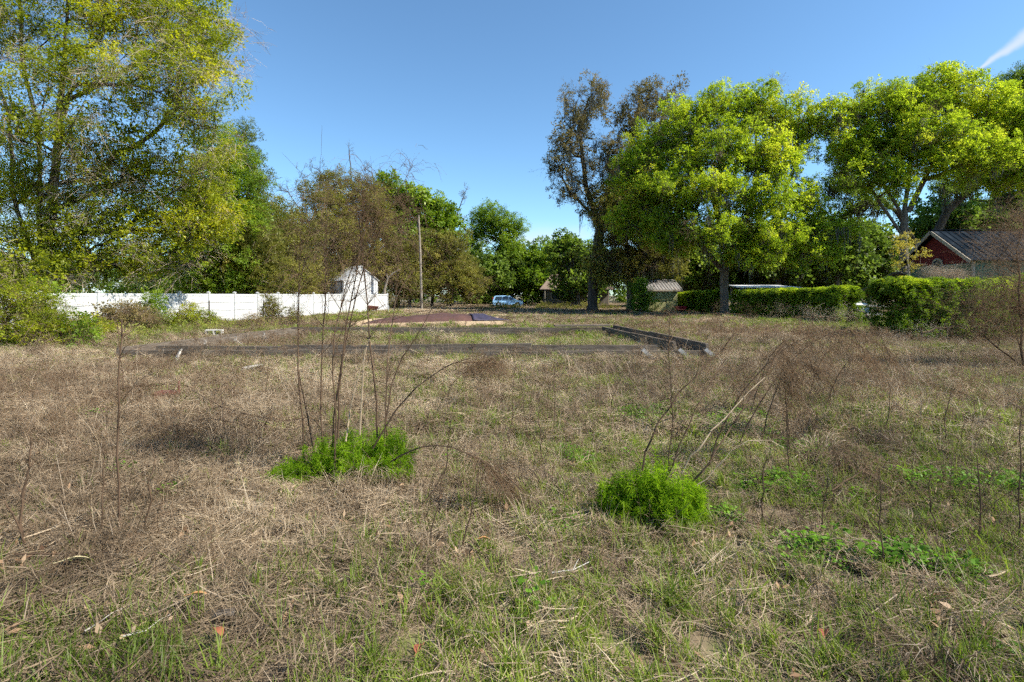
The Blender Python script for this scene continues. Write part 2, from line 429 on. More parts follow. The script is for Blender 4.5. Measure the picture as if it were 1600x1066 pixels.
def clump_geo(n, L, w, subs=16, flat=0.62, sub_r=0.34, twigs=14, tw=0.006, gap=0.0):
    """a one-metre leafy clump of uneven lumps with some gaps"""
    g = Geo()
    c0 = unit(rng.normal(0, 1, (subs, 3))) * (rnd(0.15, 1, subs) ** 0.4)[:, None] * np.array([0.85, 0.85, flat])
    k = rng.integers(0, subs, n)
    sr = rnd(0.6, 1.25, subs)[k][:, None] * sub_r
    off = unit(rng.normal(0, 1, (n, 3))) * (rnd(0, 1, n) ** 0.5)[:, None] * sr * np.array([1, 1, 0.7])
    c = c0[k] + off
    d = unit(unit(c) * 0.5 + rng.normal(0, 0.6, (n, 3)) + np.array([0, 0, -0.15]))
    s = unit(np.cross(d, rng.normal(0, 0.45, (n, 3)) + np.array([0, 0, 1.0])))
    nn = np.cross(d, s)
    LL = rnd(0.65, 1.3, n)[:, None] * L; ww = rnd(0.75, 1.2, n)[:, None] * w
    V = np.stack([c, c + d * LL * 0.45 + s * ww - nn * ww * 0.25, c + d * LL, c + d * LL * 0.45 - s * ww - nn * ww * 0.25], 1).reshape(-1, 3)
    g.add(V, np.arange(n * 4).reshape(-1, 4), rnd(0, 0.55, n) + rnd(0, 0.45, subs)[k])
    if twigs:
        e = np.concatenate([c0, c0 * 1.15])[rng.integers(0, subs * 2, twigs)] + rng.normal(0, 0.12, (twigs, 3))
        t = np.linspace(0, 1, 5)[None, :, None]
        p = e[:, None, :] * t + rng.normal(0, 0.035, (twigs, 5, 3)) * t + np.array([0, 0, -0.15]) * (1 - t)
        g.add(*ribbons(p, np.linspace(1.3, 0.5, 5)[None] * tw * np.ones((twigs, 1)), unit(rng.normal(0, 1, (twigs, 3)))), -0.3)
    return g
def twig_clump_geo(n, w, droop=0.5, up=0.2):
    g = Geo()
    d = unit(rng.normal(0, 1, (n, 3)) * np.array([1, 1, 0.55]) + np.array([0, 0, up])); st = rng.normal(0, 0.28, (n, 3))
    t = np.linspace(0, 1, 5)[None, :, None]; L = rnd(0.5, 1.15, n)[:, None, None]
    p = st[:, None, :] + d[:, None, :] * t * L + np.array([0, 0, -1.0]) * t ** 2 * L * droop + rng.normal(0, 0.03, (n, 5, 3)) * t
    g.add(*ribbons(p, np.linspace(1, 0.35, 5)[None] * w * np.ones((n, 1)), unit(rng.normal(0, 1, (n, 3)))), np.repeat(rnd(0, 1, n), 4))
    for _ in range(3):
        k = rng.integers(1, 4, n); b = p[np.arange(n), k]
        d2 = unit(d + rng.normal(0, 0.6, (n, 3)) + np.array([0, 0, -droop * 0.6])); t2 = np.linspace(0, 1, 3)[None, :, None]
        q = b[:, None, :] + d2[:, None, :] * t2 * L * 0.45 + np.array([0, 0, -1.0]) * t2 ** 2 * L * 0.2 * droop
        g.add(*ribbons(q, np.array([[0.7, 0.5, 0.3]]) * w * np.ones((n, 1)), unit(rng.normal(0, 1, (n, 3)))), np.repeat(rnd(0, 1, n), 2))
    return g
S = {}
S['left'] = [src('leaf_clump', clump_geo(330, 0.125, 0.034, 18, 0.6, 0.34, 34, 0.009)) for _ in range(4)]
S['broad'] = [src('leaf_clump', clump_geo(480, 0.15, 0.05, 24, 0.85, 0.3, 22, 0.008)) for _ in range(5)]
S['small'] = [src('leaf_clump', clump_geo(620, 0.115, 0.036, 18, 0.7, 0.36, 16)) for _ in range(4)]
S['sparse'] = [src('leaf_clump', clump_geo(230, 0.15, 0.042, 20, 0.7, 0.26, 34, 0.01)) for _ in range(4)]
S['cedar'] = [src('needle_clump', clump_geo(700, 0.16, 0.02, 22, 1.0, 0.3, 8)) for _ in range(3)]
S['far'] = [src('leaf_clump', clump_geo(240, 0.2, 0.085, 16, 0.6, 0.34, 8)) for _ in range(4)]
S['hedge'] = [src('leaf_clump', clump_geo(900, 0.16, 0.048, 26, 1.0, 0.34, 10, 0.008)) for _ in range(4)]
S['twig'] = [src('twig_clump', twig_clump_geo(46, 0.0075)) for _ in range(4)]
S['twigfine'] = [src('twig_clump', twig_clump_geo(70, 0.0032, 0.35, 0.35)) for _ in range(4)]
S['twigup'] = [src('twig_spray', twig_geo(10, 0.8, 0.45, 0.1, 0.009, 0.9)) for _ in range(3)]

def thatch_geo(n, r, l0, l1, w, lift):
    g = Geo()
    a = rnd(0, 6.283, n); rr = np.sqrt(rnd(0, 1, n)) * r
    c = np.stack([rr * np.cos(a), rr * np.sin(a), rnd(0.0, lift, n)], -1)
    comb = rng.normal(rnd(0, 6.28), 1.1, n)
    d = unit(np.stack([np.cos(comb), np.sin(comb), rng.normal(0.1, 0.28, n)], -1))
    L = rnd(l0, l1, n)[:, None, None]
    t = np.linspace(-0.5, 0.5, 4)[None, :, None]
    bow = rng.normal(0, 0.28, (n, 1, 3)) * np.array([1, 1, 0.5])
    p = c[:, None, :] + d[:, None, :] * t * L + bow * (0.25 - t * t) * L
    p[:, :, 2] = np.maximum(p[:, :, 2], 0.002)
    s = unit(np.cross(d, np.array([0, 0, 1.0])) + rng.normal(0, 0.45, (n, 3)))
    g.add(*ribbons(p, rnd(0.6, 1.3, n)[:, None] * np.array([[0.6, 1, 1, 0.4]]) * w, s), np.repeat(rnd(0, 1, n) ** 1.2, 3))
    return g
def blade_geo(n, r, l0, l1, w, lean=0.35, curl=0.5):
    g = Geo()
    a = rnd(0, 6.283, n); rr = np.sqrt(rnd(0, 1, n)) * r
    c = np.stack([rr * np.cos(a), rr * np.sin(a), np.full(n, -0.01)], -1)
    b = rnd(0, 6.283, n)
    out = np.stack([np.cos(b), np.sin(b), np.zeros(n)], -1)
    L = rnd(l0, l1, n)[:, None, None]; t = np.linspace(0, 1, 4)[None, :, None]
    ln = np.abs(rng.normal(lean, 0.2, n))[:, None, None]; cu = rnd(0.1, 1, n)[:, None, None] * curl
    p = c[:, None, :] + np.array([0, 0, 1.0]) * (t - cu * 0.55 * t * t) * L + out[:, None, :] * (ln * t + cu * t * t) * L
    s = unit(np.cross(out, np.array([0, 0, 1.0])) + rng.normal(0, 0.3, (n, 3)))
    g.add(*ribbons(p, rnd(0.7, 1.2, n)[:, None] * np.array([[0.8, 1, 0.8, 0.15]]) * w, s), np.repeat(rnd(0, 1, n), 3))
    return g
def weed_geo(n, r, hmax, sz):
    g = Geo()
    a = rnd(0, 6.283, n); rr = np.sqrt(rnd(0, 1, n)) * r
    c = np.stack([rr * np.cos(a), rr * np.sin(a), rnd(0.15, 1, n) * hmax * (1.05 - (rr / r) ** 2 * 0.7)], -1)
    b = rnd(0, 6.283, n)
    d = unit(np.stack([np.cos(b), np.sin(b), rng.normal(0.25, 0.3, n)], -1)); s = unit(np.cross(d, np.array([0, 0, 1.0])) + rng.normal(0, 0.25, (n, 3)))
    L = rnd(0.7, 1.3, n)[:, None] * sz
    V = np.stack([c, c + d * L * 0.55 + s * L * 0.42, c + d * L, c + d * L * 0.55 - s * L * 0.42], 1).reshape(-1, 3)
    g.add(V, np.arange(n * 4).reshape(-1, 4), rnd(0, 1, n))
    k = n // 5
    p = np.stack([c[:k] * np.array([0.8, 0.8, 0]), c[:k]], 1)
    g.add(*ribbons(p, np.full((k, 2), 0.0018), unit(rng.normal(0, 1, (k, 3)))), 0.1)
    return g
def plume_geo(n, length, w=0.0016, hang=0.8, axis_w=0.004, bend=0.5):
    """feathery dead top: an axis with many fine drooping filaments"""
    g = Geo()
    t = np.linspace(0, 1, 8)
    ax = np.stack([bend * length * t ** 2, 0.04 * length * np.sin(5 * t), length * (t - bend * 0.75 * t ** 2.4)], -1)
    g.add(*ribbons(ax[None], np.linspace(1, 0.3, 8)[None] * axis_w, np.array([[0.3, 0.95, 0.1]])), 0.1)
    g.add(*ribbons(ax[None], np.linspace(1, 0.3, 8)[None] * axis_w, np.array([[0.9, -0.3, 0.3]])), 0.1)
    f = rnd(0.12, 1, n)
    b = np.stack([np.interp(f, t, ax[:, i]) for i in range(3)], -1)
    d = unit(rng.normal(0, 1, (n, 3)) * np.array([1, 1, 0.5]) + np.array([0.4 * bend, 0, 0.7]))
    L = (rnd(0.35, 1, n) * (1.15 - 0.7 * f) * length * 0.38)[:, None, None]
    tt = np.linspace(0, 1, 5)[None, :, None]
    p = b[:, None, :] + d[:, None, :] * tt * L + np.array([0.25 * bend, 0, -1]) * tt ** 2 * L * hang + rng.normal(0, 0.04, (n, 5, 3)) * L * tt
    g.add(*ribbons(p, np.linspace(1, 0.45, 5)[None] * w * np.ones((n, 1)), unit(rng.normal(0, 1, (n, 3)))), np.repeat(rnd(0, 1, n), 4))
    for _ in range(2):
        k = rng.integers(1, 4, n); b2 = p[np.arange(n), k]
        d2 = unit(d + rng.normal(0, 0.7, (n, 3)) + np.array([0, 0, -0.3]))
        t3 = np.linspace(0, 1, 3)[None, :, None]
        q = b2[:, None, :] + d2[:, None, :] * t3 * L * 0.4 + np.array([0, 0, -1.0]) * t3 ** 2 * L * 0.25
        g.add(*ribbons(q, np.array([[0.9, 0.7, 0.4]]) * w * np.ones((n, 1)), unit(rng.normal(0, 1, (n, 3)))), np.repeat(rnd(0, 1, n), 2))
    return g
S['grass'] = [src('grass_tuft', blade_geo(22, 0.06, 0.06, 0.2, 0.0026)) for _ in range(5)]
def tile(size, straw, blades, dry, weeds, l0, l1, w, lift, bl, bw):
    """a square of matted straw with grass blades growing through it"""
    me_parts = []
    def sq(n): return (rng.uniform(-0.5, 0.5, (n, 2))) * size
    ph = rnd(0, 6.28, 4)
    def mound(x, y): return lift * 0.5 * (1 + np.sin(x / size * 6.283 + ph[0]) * np.sin(y / size * 6.283 + ph[1])) * 0.9
    # straw
    n = straw; c2 = sq(n); comb = (vnoise(c2[:, 0] / l1 * 0.7 + ph[2] * 9, c2[:, 1] / l1 * 0.7 + ph[3] * 9, 77) * 9.0) + rng.normal(0, 0.7, n)
    c = np.column_stack([c2, rnd(0, 1, n) ** 1.4 * lift + mound(c2[:, 0], c2[:, 1])])
    d = unit(np.stack([np.cos(comb), np.sin(comb), rng.normal(0.04, 0.24, n)], -1)); L = (l0 + (l1 - l0) * rnd(0, 1, n) ** 1.8)[:, None, None]
    t = np.linspace(-0.5, 0.5, 4)[None, :, None]
    p = c[:, None, :] + d[:, None, :] * t * L + rng.normal(0, 0.3, (n, 1, 3)) * np.array([1, 1, 0.5]) * (0.25 - t * t) * L
    p[:, :, 2] = np.maximum(p[:, :, 2], -0.01)
    sd_ = unit(np.cross(d, np.array([0, 0, 1.0])) + rng.normal(0, 0.45, (n, 3)))
    me_parts.append((*ribbons(p, (0.55 + rnd(0, 1, n) ** 2.5)[:, None] * np.array([[0.6, 1, 1, 0.4]]) * w, sd_), np.repeat(rnd(0, 1, n) ** 1.2, 3), 0))
    # blades in little tufts (green) and loose dry ones
    for k, mi, lean in ((blades, 1, 0.3), (dry, 0, 0.5)):
        if not k: continue
        nt_ = max(3, k // 14); tc_ = sq(nt_); ii = rng.integers(0, nt_, k); cc = tc_[ii] + rng.normal(0, bl * 0.16, (k, 2))
        b = rnd(0, 6.283, k); out = np.stack([np.cos(b), np.sin(b), np.zeros(k)], -1)
        hh_ = rnd(0.55, 1.1, nt_)[ii]; LL = (rnd(0.4, 1, k) * hh_ * bl * (1 if mi else 1.5))[:, None, None]; tt = np.linspace(0, 1, 4)[None, :, None]
        ln = np.abs(rng.normal(lean, 0.2, k))[:, None, None]; cu = rnd(0.1, 1, k)[:, None, None] * 0.5
        c = np.column_stack([cc, mound(cc[:, 0], cc[:, 1])])
        p = c[:, None, :] + np.array([0, 0, 1.0]) * (tt - cu * 0.55 * tt * tt) * LL + out[:, None, :] * (ln * tt + cu * tt * tt) * LL
        me_parts.append((*ribbons(p, rnd(0.7, 1.2, k)[:, None] * np.array([[0.8, 1, 0.8, 0.15]]) * (bw if mi else bw * 0.6), unit(np.cross(out, np.array([0, 0, 1.0])) + rng.normal(0, 0.3, (k, 3)))), np.repeat(rnd(0, .7, k) + 0.3 * rnd(0, 1, nt_)[ii], 3), mi))
    V = np.concatenate([q[0] for q in me_parts]); off = np.cumsum([0] + [len(q[0]) for q in me_parts[:-1]])
    Q = np.concatenate([q[1] + o_ for q, o_ in zip(me_parts, off)]); v = np.concatenate([q[2] for q in me_parts]); mi = np.concatenate([np.full(len(q[1]), q[3]) for q in me_parts])
    me = quad_mesh('sod_tile', V, Q, M['thatch'], v); me.materials.append(M['grass']); me.polygons.foreach_set('material_index', mi.astype(np.int32))
    return bpy.data.objects.new('sod_tile', me)
LEVELS, VAR = 5, 3
def tiles(size, straw, l0, l1, w, lift, bl, bw, blades):
    return [tile(size, int(straw * (1 - 0.15 * lv)), int(blades * f), int(blades * (0.05 if size > 2 else 0.16)), 0, l0, l1, w, lift, bl, bw) for lv, f in enumerate((0.06, 0.28, 0.6, 1.05, 1.6)) for _ in range(VAR)]
S['tA'] = tiles(0.5, 1250, 0.05, 0.3, 0.0019, 0.06, 0.15, 0.0026, 330)
S['tB'] = tiles(1.0, 2100, 0.1, 0.42, 0.0029, 0.11, 0.22, 0.0036, 560)
S['tC'] = tiles(2.5, 3000, 0.2, 0.6, 0.006, 0.1, 0.26, 0.008, 1700)
S['tD'] = tiles(6.0, 3600, 0.3, 0.8, 0.014, 0.14, 0.28, 0.014, 1200)
def hummock_geo(n):
    g = Geo()
    a = rnd(0, 6.283, n); out = np.stack([np.cos(a), np.sin(a), np.zeros(n)], -1)
    c = out * (rnd(0, 1, n) ** 0.7 * 0.12)[:, None] + rng.normal(0, 0.02, (n, 3))
    side = np.stack([-np.sin(a), np.cos(a), np.zeros(n)], -1)
    reach = rnd(0.12, 0.36, n)[:, None, None]; hh = rnd(0.06, 0.2, n)[:, None, None]
    t = np.linspace(0, 1, 5)[None, :, None]
    p = c[:, None, :] + out[:, None, :] * t * reach + side[:, None, :] * t * t * rng.normal(0, 0.12, (n, 1, 1)) + np.array([0, 0, 1.0]) * hh * (2.6 * t - 2.35 * t * t) + np.array([0, 0, 0.02])
    g.add(*ribbons(p, rnd(0.6, 1.2, n)[:, None] * np.array([[0.8, 1, 1, 0.8, 0.3]]) * 0.0021, unit(side + rng.normal(0, 0.4, (n, 3)))), np.repeat(rnd(0, 1, n), 4))
    return g
S['hummock'] = [src('straw_hummock', hummock_geo(240)) for _ in range(5)]
S['weed'] = [src('weed_patch', weed_geo(70, 0.13, 0.17, 0.034)) for _ in range(4)]
S['weed_far'] = [src('weed_patch', weed_geo(90, 0.4, 0.3, 0.075)) for _ in range(3)]
S['litter'] = [src('dead_leaf', leaves_geo(7, (0.16, 0.16, 0.012), 0.075, 0.017, 0)) for _ in range(5)]
S['wisp'] = [src('dead_plume', plume_geo(40, 0.55, 0.0019, 0.6, 0.0036, b)) for b in (0.1, 0.3, 0.55, 0.75, 0.2)]

# ------------------------------------------------------------------ ground
def axis_pts(a, b, fine, far):
    near = np.arange(a, b + 1e-6, fine)
    k = np.cumsum(fine * 1.25 ** np.arange(1, 40)); k = k[k < far]
    return np.concatenate([a - k[::-1] - 0.0, near, b + k])
gx, gy = axis_pts(-22, 22, 0.3, 1500), axis_pts(0, 45, 0.3, 1500)
X, Y = np.meshgrid(gx, gy)
Z = height(X, Y)
nx, ny = len(gx), len(gy)
i = np.arange(ny - 1)[:, None] * nx + np.arange(nx - 1)[None, :]
ground = link(bpy.data.objects.new('ground', quad_mesh('ground', np.stack([X, Y, Z], -1).reshape(-1, 3), np.stack([i, i + 1, i + nx + 1, i + nx], -1).reshape(-1, 4), M['soil'], smooth=True)))
tag(ground, 'rough open ground of dry thatch and soil', 'ground', kind='structure')

def field_pts(dmin, dmax, dens, power=1.0, spread=1.08):
    """random points in the wedge in view; density falls with distance"""
    out = []
    edges = np.geomspace(dmin, dmax, 14)
    for a, b in zip(edges[:-1], edges[1:]):
        area = spread * 2 * 0.5 * (b * b - a * a) + 2.0 * (b - a)
        n = int(area * dens * (dmin / a) ** power)
        y = np.sqrt(rnd(a * a, b * b, n)); x = rnd(-1, 1, n) * (spread * y + 0.8)
        out.append(np.stack([x, y], -1))
    return np.concatenate(out)
def pix(p):
    return 800 + p[:, 0] / p[:, 1] * F, HZ + CAM_H / p[:, 1] * F
def blob(p, blobs):
    """soft sum of ellipses given on the ground (x, y, rx, ry, weight)"""
    s = np.zeros(len(p))
    for x, y, rx, ry, w in blobs:
        s += w * np.exp(-(((p[:, 0] - x) / rx) ** 2 + ((p[:, 1] - y) / ry) ** 2))
    return s
FX0, FX1, FY0, FY1 = -9.8, 4.85, 12.7, 20.6       # timber form on the ground
# how green each place is: grassy strip nearest, dry straw on the left, greener to the right and inside the form
GREEN = [(0, 2.2, 6, 0.85, 0.5), (4.2, 5.0, 3.0, 2.6, 0.16), (-1.6, 6.6, 2.0, 2.0, 0.14), (0.4, 8.2, 2.4, 2.2, 0.36), (3.6, 4.2, 2.4, 1.8, 0.34), (6.5, 8.6, 4, 2.6, 0.26), (2.2, 6.0, 1.6, 1.2, 0.26),
         (-3.0, 17, 7, 3.4, 1.0), (1.8, 17, 2.6, 3.0, 0.8), (-5, 23.5, 8, 2.0, 0.6), (3, 24, 5, 3, 0.3), (12, 15.5, 6, 1.8, 0.5), (16, 26, 3, 4, 0.6), (24, 30, 6, 12, 0.5),
         (-13, 21, 5, 5, 0.3), (-2.6, 3.6, 2.0, 1.2, -0.3), (-4.2, 6.0, 2.4, 2.0, -0.3), (7, 12, 3.5, 2, -0.2), (-12, 36, 4, 4, 0.3)]
def greenness(p):
    return 0.28 + blob(p, GREEN) + (vnoise(p[:, 0] * 0.9, p[:, 1] * 0.9, 8) - 0.5) * 0.5 + (vnoise(p[:, 0] * 2.6, p[:, 1] * 2.6, 9) - 0.5) * 0.42
BED = lambda p: (p[:, 0] > -9.4) & (p[:, 0] < 1.0) & (p[:, 1] > 24.9 + 0.44 * (p[:, 0] + 8.0)) & (p[:, 1] < 32.6 + 0.31 * (p[:, 0] + 8.6))
def on_ground(p, dz=0.0): return np.column_stack([p, height(p[:, 0], p[:, 1]) + dz])
def free(p):
    m = ~BED(p)
    for x0, x1 in ((FX0 - 0.06, FX0 + 0.1), (FX1 - 0.1, FX1 + 0.06)): m &= ~((p[:, 0] > x0) & (p[:, 0] < x1) & (p[:, 1] > FY0) & (p[:, 1] < FY1))
    return m

# sod laid out in squares of growing size: matted straw with more or less green in it
bands = [('tA', 0.5, 0.5, 6.0), ('tB', 1.0, 6.0, 17.0), ('tC', 2.5, 17.0, 42.0), ('tD', 6.0, 42.0, 96.0)]
for key, sz, y0, y1 in bands:
    gy_ = np.arange(y0 + sz / 2, y1, sz); cells = []
    for yy in gy_:
        half = 1.1 * (yy + sz) + 1.4
        xx = np.arange(-math.ceil(half / sz), math.ceil(half / sz) + 1) * sz + sz / 2
        cells.append(np.column_stack([xx, np.full(len(xx), yy)]))
    c = np.concatenate(cells)
    if key in ('tC', 'tD'): c = c[~BED(c)]
    gr = np.clip((greenness(c) - 0.02) * 5.6 + rng.normal(0, 0.45, len(c)), 0, LEVELS - 0.01).astype(int)
    e = 0.15
    gxs = (height(c[:, 0] + e, c[:, 1]) - height(c[:, 0] - e, c[:, 1])) / (2 * e); gys = (height(c[:, 0], c[:, 1] + e) - height(c[:, 0], c[:, 1] - e)) / (2 * e)
    rz = rng.integers(0, 4, len(c)) * math.pi / 2
    # tilt with the slope, then spin: build the Euler angles from matrices
    rot = np.array([(Vector((-a, -b, 1)).to_track_quat('Z', 'Y').to_matrix() @ Matrix.Rotation(r, 3, 'Z')).to_euler()[:] for a, b, r in zip(gxs, gys, rz)])
    tnt = np.clip(0.5 + 1.2 * (vnoise(c[:, 0] * 0.7, c[:, 1] * 0.7, 21) - 0.5) - 0.12 * (c[:, 0] > 1.6) + rng.normal(0, 0.05, len(c)), 0, 1)
    o = scatter('dry_grass', on_ground(c, -0.01), key, S[key], None, rot=rot, scl=np.column_stack([np.full(len(c), 1.06), np.full(len(c), 1.06), rnd(0.85, 1.35, len(c))]), tint=tnt, pick=gr * VAR + rng.integers(0, VAR, len(c)))
    for m_ in (M['thatch'], M['grass']): o.data.materials.append(m_)
    tag(o, {'tA': 'matted tan straw with green blades in the foreground', 'tB': 'tan and green grass between foreground and timber form', 'tC': 'grass inside and around the timber form', 'tD': 'distant dry grass reaching to the trees'}[key], 'grass', kind='stuff')
p = field_pts(1.7, 12, 60, 0.8); gr = greenness(p); p = p[rnd(0, 1, len(p)) < np.clip(gr * 1.2 - 0.25, 0.02, 0.8)]
tag(scatter('green_grass', on_ground(p, 0.01), 'grass', S['grass'], M['grass'], scl=rnd(0.6, 1.25, len(p)), tint=np.clip(rng.normal(0.55, 0.25, len(p)), 0, 1), tilt=0.15),
    'fresh green grass tufts growing through the straw', 'grass', kind='stuff')
p = field_pts(2.1, 22, 5.5, 0.55); nn_ = vnoise(p[:, 0] * 0.9, p[:, 1] * 0.9, 61); p = p[(rnd(0, 1, len(p)) < np.clip((nn_ - 0.36) * 2.2, 0, 0.9) * np.clip((p[:, 1] - 3.0) * 0.5, 0.03, 1)) & free(p)]
tnt = np.clip(0.34 + 1.2 * (vnoise(p[:, 0] * 0.5, p[:, 1] * 0.5, 62) - 0.55) - 0.16 * (p[:, 0] > 1.2) + rng.normal(0, 0.18, len(p)), -0.2, 1)
tag(scatter('straw_hummocks', on_ground(p), 'hummock', S['hummock'], M['thatch'], scl=np.column_stack([rnd(0.6, 1.4, len(p)), rnd(0.6, 1.4, len(p)), rnd(0.6, 1.6, len(p))]) * np.clip(0.75 + p[:, 1] * 0.035, 0, 1.4)[:, None], tint=tnt, tilt=0.38),
    'shaggy humps of collapsed dry grass across the field', 'dry grass', kind='stuff')
def dry_stalk_geo(n, h):
    g = Geo()
    for _ in range(n):
        b = np.array([rng.normal(0, .05), rng.normal(0, .05), -.02]); d = unit(np.array([rng.normal(0, .3), rng.normal(0, .3), 1.0])); L = h * rnd(.5, 1.1)
        t = np.linspace(0, 1, 6)[:, None]
        ax = b + d * t * L + np.array([rng.normal(0, .22), rng.normal(0, .22), -.12]) * t ** 2.2 * L
        for sd_ in ((1, 0, .1), (0, 1, .1)): g.add(*ribbons(ax[None], np.linspace(1, .4, 6)[None] * .0022, np.array([sd_], float)), .25)
        m = int(rnd(5, 12)); f = rnd(.3, 1, m); bb = np.stack([np.interp(f, t[:, 0], ax[:, k]) for k in range(3)], -1)
        e = unit(d * .7 + rng.normal(0, .55, (m, 3))); l_ = (rnd(.12, .4, m) * L * (1.2 - f))[:, None, None]; tt = np.linspace(0, 1, 4)[None, :, None]
        q = bb[:, None, :] + e[:, None, :] * tt * l_ + np.array([0, 0, -1.0]) * tt ** 2 * l_ * rnd(0, .5) + rng.normal(0, .04, (m, 4, 3)) * tt * l_
        g.add(*ribbons(q, np.linspace(1, .5, 4)[None] * .0014 * np.ones((m, 1)), unit(rng.normal(0, 1, (m, 3)))), np.repeat(rnd(0, 1, m), 3))
    return g
S['drystalk'] = [src('dry_stalk', dry_stalk_geo(k, h)) for k, h in ((3, .4), (5, .5), (4, .65), (2, .8), (6, .35))]
p = field_pts(2.6, 16, 22.0, 0.6); w = 0.14 + blob(p, [(-4.5, 6.5, 2.5, 3, .7), (-7, 10, 4, 3, .7), (3.5, 7.5, 3.5, 3, .7), (-0.5, 8.5, 3, 3, .4), (6, 12, 5, 3, .7), (4, 4.5, 2, 1.5, .35), (-2.5, 4.2, 1.2, 1.0, .3)]); p = p[(rnd(0, 1, len(p)) < np.clip(w, 0, .85)) & free(p)]
tag(scatter('dry_weed_stalks', on_ground(p), 'drystalk', S['drystalk'], M['twig'], scl=rnd(0.7, 1.3, len(p)), tilt=0.25), 'thin tangled brown weed stalks standing knee-high in the field', 'dead weeds', kind='stuff')
S['dry'] = [src('dry_tuft', blade_geo(34, 0.16, 0.18, 0.5, 0.0019, 0.5, 0.7)) for _ in range(5)]
p = field_pts(2.8, 19, 26.0, 0.6); nn_ = vnoise(p[:, 0] * 0.6, p[:, 1] * 0.6, 81); w = np.clip((nn_ - 0.35) * 1.5, 0, .75) * np.clip((p[:, 1] - 2.8) * 0.35, 0, 1) + 0.25 * blob(p, [(5, 9, 4, 4, 1), (-6, 9, 4, 3, 1)]); p = p[(rnd(0, 1, len(p)) < w) & free(p)]
tag(scatter('tall_dry_grass', on_ground(p), 'drytuft', S['dry'], M['thatch'], scl=rnd(0.6, 1.2, len(p)) * np.clip(0.6 + p[:, 1] * 0.05, 0, 1.1), tint=np.clip(rng.normal(0.35, 0.3, len(p)), -.1, 1), tilt=0.3), 'shaggy uncut dry grass leaning in patches over the middle field', 'dry grass', kind='stuff')
# broad-leaved weed patches
WEED = [(*G(1215, 770), .34, .24, 1.2), (*G(1310, 880), .3, .16, 1.2), (*G(1390, 880), .3, .16, 1.0), (*G(1270, 712), .42, .3, 1.1), (*G(1430, 755), .35, .22, .9), (*G(1560, 770), .4, .3, .8), (*G(1100, 670), .8, .7, .9),
        (*G(1000, 648), .4, .4, 1.0), (*G(890, 715), .3, .3, .9), (*G(1140, 815), .15, .1, 1.0), (*G(885, 828), .06, .05, 1.2), (*G(1570, 600), 1.6, .9, .9), (*G(1440, 620), .8, .6, .6), (*G(1530, 915), .2, .1, 1.0), (*G(1130, 640), .9, .8, .6)]
p = field_pts(1.9, 13, 150, 0.35); w = blob(p, WEED) + 0.5 * (vnoise(p[:, 0] * 3, p[:, 1] * 3, 71) - 0.5); p = p[rnd(0, 1, len(p)) < np.clip((w - 0.3) * 1.3, 0, 0.8) + 0.004]
tag(scatter('broadleaf_weeds', on_ground(p, -0.01), 'weed', S['weed'], M['broad'], scl=rnd(0.6, 1.15, len(p)), tilt=0.12), 'low bright green leafy weeds in patches on the right', 'weeds', kind='stuff')
WEEDF = [(-15.5, 22.5, 3.5, 2.6, .9), (-16.5, 20, 2.4, 2.2, 1.0), (-14.2, 25.5, 2.6, 3, .8), (-17, 17, 3, 2.0, .6), (-10, 33, 4, 1.6, .4), (-11.5, 43, 3, 1.4, .9)]
p = field_pts(11, 60, 13, 0.4); w = blob(p, WEEDF); p = p[(rnd(0, 1, len(p)) < np.clip(w - 0.15, 0, 1)) & free(p)]
tag(scatter('leafy_weeds', on_ground(p), 'weed_far', S['weed_far'], M['lf_weed'], scl=np.column_stack([rnd(0.6, 1.3, len(p))] * 2 + [rnd(0.8, 2.0, len(p))]), tilt=0.1), 'leafy green weeds along the foot of the white fence', 'weeds', kind='stuff')
# fallen leaves
p = field_pts(1.8, 9, 9, 0.8)
tag(scatter('fallen_leaves', on_ground(p, 0.05), 'litter', S['litter'], M['litter'], scl=rnd(0.45, 0.9, len(p)), tilt=0.3), 'curled brown fallen leaves scattered over the grass', 'fallen leaves', kind='stuff')
# fine dead wisps standing in the field
WISP = [(-8.0, 16, 1.0, 3.0, .9), (*G(330, 680), .9, .7, .9), (*G(180, 620), 2.2, 1.6, .8), (*G(20, 680), 1.2, 1.2, .7), (*G(60, 600), 2.4, 2.0, .8), (*G(560, 560), 3.5, 1.6, .7), (*G(1120, 610), 1.6, 1.6, .7), (*G(1400, 600), 2.0, 1.8, .7), (*G(340, 680), .9, .5, .9), (*G(300, 620), 1.4, 1.2, .8), (*G(100, 640), 1.6, 1.5, .7), (*G(740, 590), 1.5, 1.2, .7), (*G(1260, 600), 2.4, 2.4, .55), (*G(1300, 530), 4, 3, .8), (*G(430, 545), 4, 2.4, .8), (*G(1450, 640), 1.8, 1.4, .6), (*G(1350, 770), .7, .5, .6), (-10, 24, 5, 3.5, .7), (3, 30, 8, 3, .3), (8, 21, 4, 5, .6)]
p = field_pts(3.0, 34, 52.0, 0.75); w = blob(p, WISP); p = p[(rnd(0, 1, len(p)) < np.clip(w * 0.8, 0.03, 0.9)) & free(p)]
tag(scatter('dead_weeds', on_ground(p), 'wisp', S['wisp'], M['plume'], scl=rnd(0.5, 1.0, len(p)) * np.clip(0.7 + p[:, 1] * 0.045, 0, 1.6), tilt=0.3), 'feathery dead brown weeds standing in the field', 'dead weeds', kind='stuff')

# ------------------------------------------------------------------ trees
def polyline(pts, step):
    pts = [np.array(q, float) for q in pts]
    out = [pts[0]]
    for a, b in zip(pts[:-1], pts[1:]):
        k = max(1, int(np.linalg.norm(b - a) / step))
        for j in range(1, k + 1): out.append(a + (b - a) * j / k + rng.normal(0, 0.035, 3) * step * (1 if j < k else 0))
    return np.array(out)

